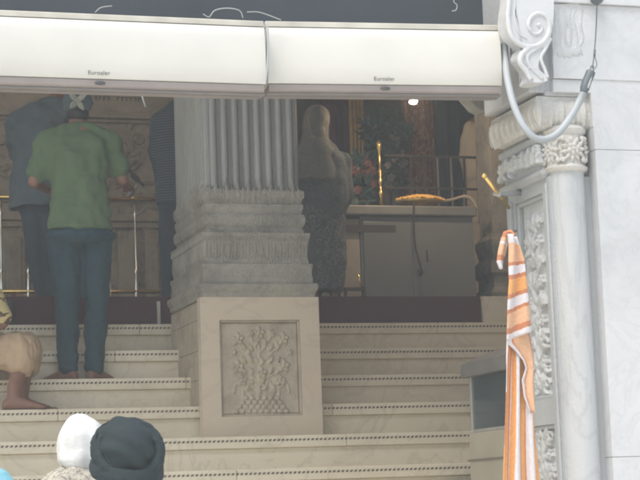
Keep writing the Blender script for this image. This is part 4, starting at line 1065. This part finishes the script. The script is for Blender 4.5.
# --- 4 the woman with the pale scarf
Yw4 = YP + .27
def PW(x, y, dy=0): return P(x, y, Yw4+dy)
J = dict(head=PW(316, 122, .06), neck=PW(318, 143), chest=PW(321, 168), pelvis=PW(324, 226),
         shL=PW(299, 160), elL=PW(298, 196, .02), wrL=PW(312, 214, .18), shR=PW(342, 162), elR=PW(345, 196, .05), wrR=PW(334, 214, .18),
         hipL=PW(314, 238), knL=PW(316, 284), anL=PW(317, 320), hipR=PW(334, 238), knR=PW(335, 284), anR=PW(336, 320))
J['anL'].z = J['anR'].z = ZP+.09
for s_ in 'LR': J['to'+s_] = V((J['an'+s_].x+.05, J['an'+s_].y+.16, ZP+.005))
t = person('woman in a pale head scarf, slate shawl and patterned kurta standing right of the pillar', J, V((.6, 1, -.25)), V((1, -.1, 0)), .88)
trousers(t, J, M['grtr'], XX, .85, cuff=.07)
g = G(); pe = V(J['pelvis'])
loftpath(g, [sec(PW(327, 292), XX, .115, .10), sec(PW(327, 262), XX, .135, .115), sec(PW(325, 232), XX, .145, .12), sec(PW(322, 200), XX, .15, .12), sec(J['chest'], XX, .15, .12), sec(J['neck'], XX, .06, .06)])
fuse(g, 'kurta', M['kurta'], t, .011, 3, (.014, 9, 4))
g = G()
loftpath(g, [sec(PW(326, 222), V((1, -.1, 0)), .12, .12), sec(PW(324, 200), V((1, -.1, 0)), .165, .15), sec(PW(322, 176), V((1, -.1, 0)), .175, .155), sec(PW(320, 158), V((1, -.1, 0)), .165, .14), sec(PW(318, 146), V((1, -.1, 0)), .11, .10), sec(PW(317, 138, .02), V((1, -.1, 0)), .065, .07)])
g.caps(J['shL'], J['elL'], .07, .06); g.caps(J['elL'], PW(310, 214, .12), .06, .045); g.caps(J['shR'], J['elR'], .07, .06); g.caps(J['elR'], PW(336, 214, .12), .06, .045)
fuse(g, 'shawl', M['shawl'], t, .011, 3, (.016, 8, 6))
g = G(); hc = V(J['head']); g.ell(hc+V((0, -.02, .012)), .082, .098, .092, n=20, m=12); g.ell(hc+V((.0, -.05, -.085)), .05, .055, .06); fuse(g, 'hair', M['hair'], t, .008, 3)
g = G(); g.ell(hc+V((0, -.014, .018)), .096, .114, .106, n=24, m=14)
loftpath(g, [sec(hc+V((0, -.02, .02)), XX, .092, .108), sec(PW(315, 134, -.02), XX, .088, .104), sec(PW(315, 144, -.02), XX, .105, .11), sec(PW(315, 154, -.03), XX, .15, .13), sec(PW(315, 168, -.03), XX, .17, .15), sec(PW(314, 182, -.03), XX, .165, .155)], 28)
fuse(g, 'head_scarf', M['gauze'], t, .008, 4, (.007, 10, 4))

# --- 5 the person in the cream robe at the right
Y5 = 13.2
def P5(x, y, dy=0): return P(x, y, Y5+dy)
J = dict(head=P5(484, 98, .05), neck=P5(484, 114), chest=P5(482, 140), pelvis=P5(482, 200),
         shL=P5(470, 128), elL=P5(466, 158, .05), wrL=P5(472, 182, .15), shR=P5(500, 128), elR=P5(506, 160), wrR=P5(500, 184, .12),
         hipL=P5(476, 210), knL=P5(476, 260), anL=P5(476, 305), hipR=P5(492, 210), knR=P5(492, 260), anR=P5(492, 305))
J['anL'].z = J['anR'].z = ZP+.09
for s_ in 'LR': J['to'+s_] = V((J['an'+s_].x, J['an'+s_].y+.16, ZP+.005))
t = person('figure in a long dull cream robe standing behind the right end of the railing', J, V((-.3, 1, -.1)), XX, .9)
g = G(); loftpath(g, [sec(P5(483, 300), XX, .17, .15), sec(P5(482, 230), XX, .15, .13), sec(P5(482, 180), XX, .145, .125), sec(P5(482, 140), XX, .15, .12), sec(P5(484, 122), XX, .12, .09), sec(J['neck'], XX, .06, .06)])
for s_ in 'LR': g.caps(J['sh'+s_], J['el'+s_], .062, .062); g.caps(J['el'+s_], J['wr'+s_], .062, .058)
fuse(g, 'robe', M['ivory'], t, .011, 3, (.012, 9, 4))
g = G(); g.ell(V(J['head'])+ZZ*.04, .10, .12, .095); fuse(g, 'turban', M['turban'], t, .01, 3, (.006, 30, 20))

# --- 6 the seated person cut by the left edge
z2 = Z0+2*RI; z4 = Z0+4*RI
Y6 = 10.42
def P6(x, y, dy=0): return P(x, y, Y6+dy)
kn = P6(24, 350)
J = dict(pelvis=V((P6(-48, 352).x, Y6+.18, z4+.11)), chest=P6(-38, 296, .1), neck=P6(-34, 262, .08), head=P6(-30, 238, .06),
         shL=P6(-18, 280, -.10), elL=P6(2, 322, -.14), wrL=P6(-16, 334, -.16), shR=P6(-24, 276, .24), elR=P6(-8, 318, .25), wrR=P6(-20, 330, .12),
         hipL=P6(-40, 356, -.02), knL=P6(22, 350, -.10), anL=P6(12, 396, -.10), hipR=P6(-40, 354, .26), knR=P6(26, 348, .16), anR=P6(20, 392, .12))
J['anL'].y = Y6-.17; J['anR'].y = Y6+.03
J['anL'].z = z2+.085; J['anR'].z = z2+.085
J['toL'] = V((J['anL'].x+.17, J['anL'].y-.03, z2+.001)); J['toR'] = V((J['anR'].x+.19, J['anR'].y-.02, z2+.001))
rv6 = V((0, -1, 0))
t = person('barefoot person in yellow shirt and rolled beige trousers sitting on the steps, left edge', J, V((1, 0, -.15)), rv6, 1.05)
top(t, J, M['yellow'], rv6, 1.0, hem=-.05, sleeve=.86, sl=(.078, .074)); 
g = G(); loftpath(g, [sec(V(J['pelvis'])+ZZ*.1, rv6, .16, .13), sec(J['pelvis'], rv6, .19, .15), sec(V(J['pelvis'])-ZZ*.09, rv6, .18, .15)])
for s_ in 'LR': g.caps(J['hip'+s_], J['kn'+s_], .105, .100, 16); k_, a_ = V(J['kn'+s_]), V(J['an'+s_]); g.caps(k_, k_.lerp(a_, .28), .100, .092, 16)
g.caps(V(J['knL'])-XX*.06, V(J['knR'])-XX*.06, .085, .085)
fuse(g, 'trousers', M['khaki'], t, .010, 2, (.015, 17, 6))
g = G(); g.ell(V(J['head'])+V((-.02, 0, .03)), .105, .09, .09); fuse(g, 'hair', M['hair'], t, .009, 3)
g = G(); a = P6(14, 300, .35); g.box((a.x-.06, Y6+.75, ZL+.001), (a.x+.05, Y6+.85, ZL+.16))
bmesh.ops.subdivide_edges(g.b, edges=g.b.edges, cuts=3); fz = fuse(g, 'dark_bag', M['black'], None, .01, 6, (.008, 12, 12)); tag(fz, 'small dark bag on the landing behind the seated person', 'bag')

# --- 7-9 foreground people seen from behind
def stander(label, hx, hy, Y, w, topm, trm, look=V((.1, 1, 0)), hs=1.0):
    hd = P(hx, hy, Y); H = hd.z; f = H/1.64; sx_ = hd.x
    def q(dx, dz, dy=0): return V((sx_+dx, Y+dy, dz*f))
    J = dict(head=hd, neck=q(0, 1.47), chest=q(0, 1.28), pelvis=q(0, .94), shL=q(-.19, 1.40), elL=q(-.23, 1.12), wrL=q(-.22, .88, .08), shR=q(.19, 1.40), elR=q(.23, 1.12), wrR=q(.22, .88, .08),
             hipL=q(-.09, .90), knL=q(-.09, .49, .02), anL=V((sx_-.09, Y, .09)), hipR=q(.09, .90), knR=q(.09, .49, .02), anR=V((sx_+.09, Y, .09)))
    for s_ in 'LR': J['to'+s_] = V((J['an'+s_].x, Y+.18, .002))
    t = person(label, J, look, XX, w, headscale=hs)
    top(t, J, M[topm], XX, w, hem=-.12, sleeve=1.9); trousers(t, J, M[trm], XX, w*.95)
    return t, hd
t, hd = stander('man in a charcoal turban seen from behind at the foot of the stairs', 124, 462, 5.85, 1.0, 'bluegr', 'dark')
c = P(126, 448, 5.85)
g = G(); g.ell(c+V((0, .0, -.006)), .108, .128, .108, n=32, m=20); g.ell(c+V((-.004, -.05, .0)), .085, .09, .080, n=32, m=20)
cr_ = fuse(g, 'turban_crown', M['turban'], t, .006, 3)
for v in cr_.data.vertices:                  # pleats running down the crown
    p = v.co - c; k = math.sin(p.z*105 + p.x*38 + 1.5*math.sin(p.x*25)) ; v.co += V((p.x, p.y, p.z)).normalized()*(.0042*k)
def wrap(nv, off, ra, rb, th, wd, dep):
    """one broad cloth turn: an oval ring in the plane facing nv"""
    g = G(); nv = V(nv).normalized(); U = ZZ.cross(nv).normalized(); W2 = nv.cross(U); o0 = c + V(off); n = 64; rings = []
    for i in range(n+1):
        a = 2*math.pi*i/n; d = U*math.cos(a) + W2*math.sin(a); cc = o0 + U*(ra*math.cos(a)) + W2*(rb*math.sin(a))
        k = 1 + dep*math.sin(a*1.0 + 1.2)
        rings.append([cc + d*(th*k*math.cos(b_*math.pi/6)) + nv*(wd*k*math.sin(b_*math.pi/6)) for b_ in range(12)])
    g.loft(rings); return g
for nv, off, ra, rb, th, wd, dep in (((-.10, -.93, .34), (-.002, -.060, -.010), .094, .090, .019, .024, .14), ((-.05, -.96, .25), (-.002, -.074, -.012), .078, .076, .007, .012, .25), ((.06, -.90, .42), (.004, -.034, -.016), .105, .100, .010, .026, .15),
                                     ((-.20, -.95, .10), (.003, -.062, -.022), .090, .074, .013, .020, .30), ((.05, -.30, .95), (.0, 0, -.066), .104, .116, .014, .034, .1), ((.16, -.80, .55), (-.004, -.010, -.012), .106, .108, .009, .030, .1)):
    fuse(wrap(nv, off, ra, rb, th, wd, dep), 'turban_wrap', M['turban'], t, .004, 2, (.0020, 30, 50))
t, hd = stander('person in white head cloth and lace shawl seen from behind beside the charcoal turban', 82, 450, 6.25, .85, 'lace', 'grtr', hs=.95)
c = P(82, 442, 6.25)
g = G(); g.ell(c+V((0, 0, -.004)), .090, .112, .100, n=24, m=14); g.ell(c+V((0, -.01, -.050)), .088, .105, .065); fuse(g, 'head_cloth', M['whitec'], t, .006, 3, (.009, 14, 7))
g = G(); loftpath(g, [sec(c+V((-.03, -.02, -.19)), XX, .18, .12), sec(c+V((-.02, -.02, -.13)), XX, .13, .11), sec(c+V((-.01, -.02, -.085)), XX, .085, .09)]); fuse(g, 'lace_shawl', M['lace'], t, .008, 3, (.010, 20, 20))
t, hd = stander('person in light blue head cloth at the bottom left corner, mostly out of view', -9, 505, 6.0, .9, 'aqua', 'grtr')
g = G(); g.ell(hd+ZZ*.02, .09, .11, .105); fuse(g, 'head_cloth', M['aqua'], t, .008, 3, (.004, 12, 20))

# ------------------------------------------------------------------ air, light, render
HAZE = 0.0075
if HAZE:
    g = G(); g.box((-14, -4, -1), (14, 18, 9.5))
    m = bpy.data.materials.new('hazy_air'); m.use_nodes = True; nt = m.node_tree; nt.nodes.clear()
    o_ = nt.nodes.new('ShaderNodeOutputMaterial'); v_ = nt.nodes.new('ShaderNodeVolumePrincipled')
    v_.inputs['Density'].default_value = HAZE; v_.inputs['Color'].default_value = (.86, .92, .97, 1); v_.inputs['Anisotropy'].default_value = .2
    nt.links.new(v_.outputs[0], o_.inputs['Volume'])
    tag(g.obj('haze', m), kind='stuff')
w = bpy.data.worlds.new('World'); scene.world = w; w.use_nodes = True
nt = w.node_tree; bg = nt.nodes['Background']; sky = nt.nodes.new('ShaderNodeTexSky'); sky.sky_type = 'NISHITA'; sky.sun_disc = False
EL, AZ = R(60), R(232)                       # sun from behind the viewer, a little to the left... azimuth clockwise from +Y
sky.sun_elevation = EL; sky.sun_rotation = AZ; sky.air_density = 1.5; sky.dust_density = 3.0
nt.links.new(sky.outputs[0], bg.inputs[0]); bg.inputs[1].default_value = .10
sd = bpy.data.lights.new('sun', 'SUN'); sd.energy = 1.5; sd.angle = R(35); sd.color = (1, .96, .90)
so = bpy.data.objects.new('sun', sd); COL.objects.link(so)
d = V((math.sin(AZ)*math.cos(EL), math.cos(AZ)*math.cos(EL), math.sin(EL)))
so.rotation_euler = d.to_track_quat('Z', 'Y').to_euler()
vs = scene.view_settings; vs.view_transform = 'Standard'; vs.look = 'None'; vs.gamma = 1; vs.exposure = 1.06; vs.use_curve_mapping = False
cy = scene.cycles
cy.max_bounces = 8; cy.diffuse_bounces = 5; cy.volume_bounces = 1; cy.use_denoising = True; cy.filter_width = 2.3
cy.sample_clamp_indirect = 6; cy.caustics_reflective = False
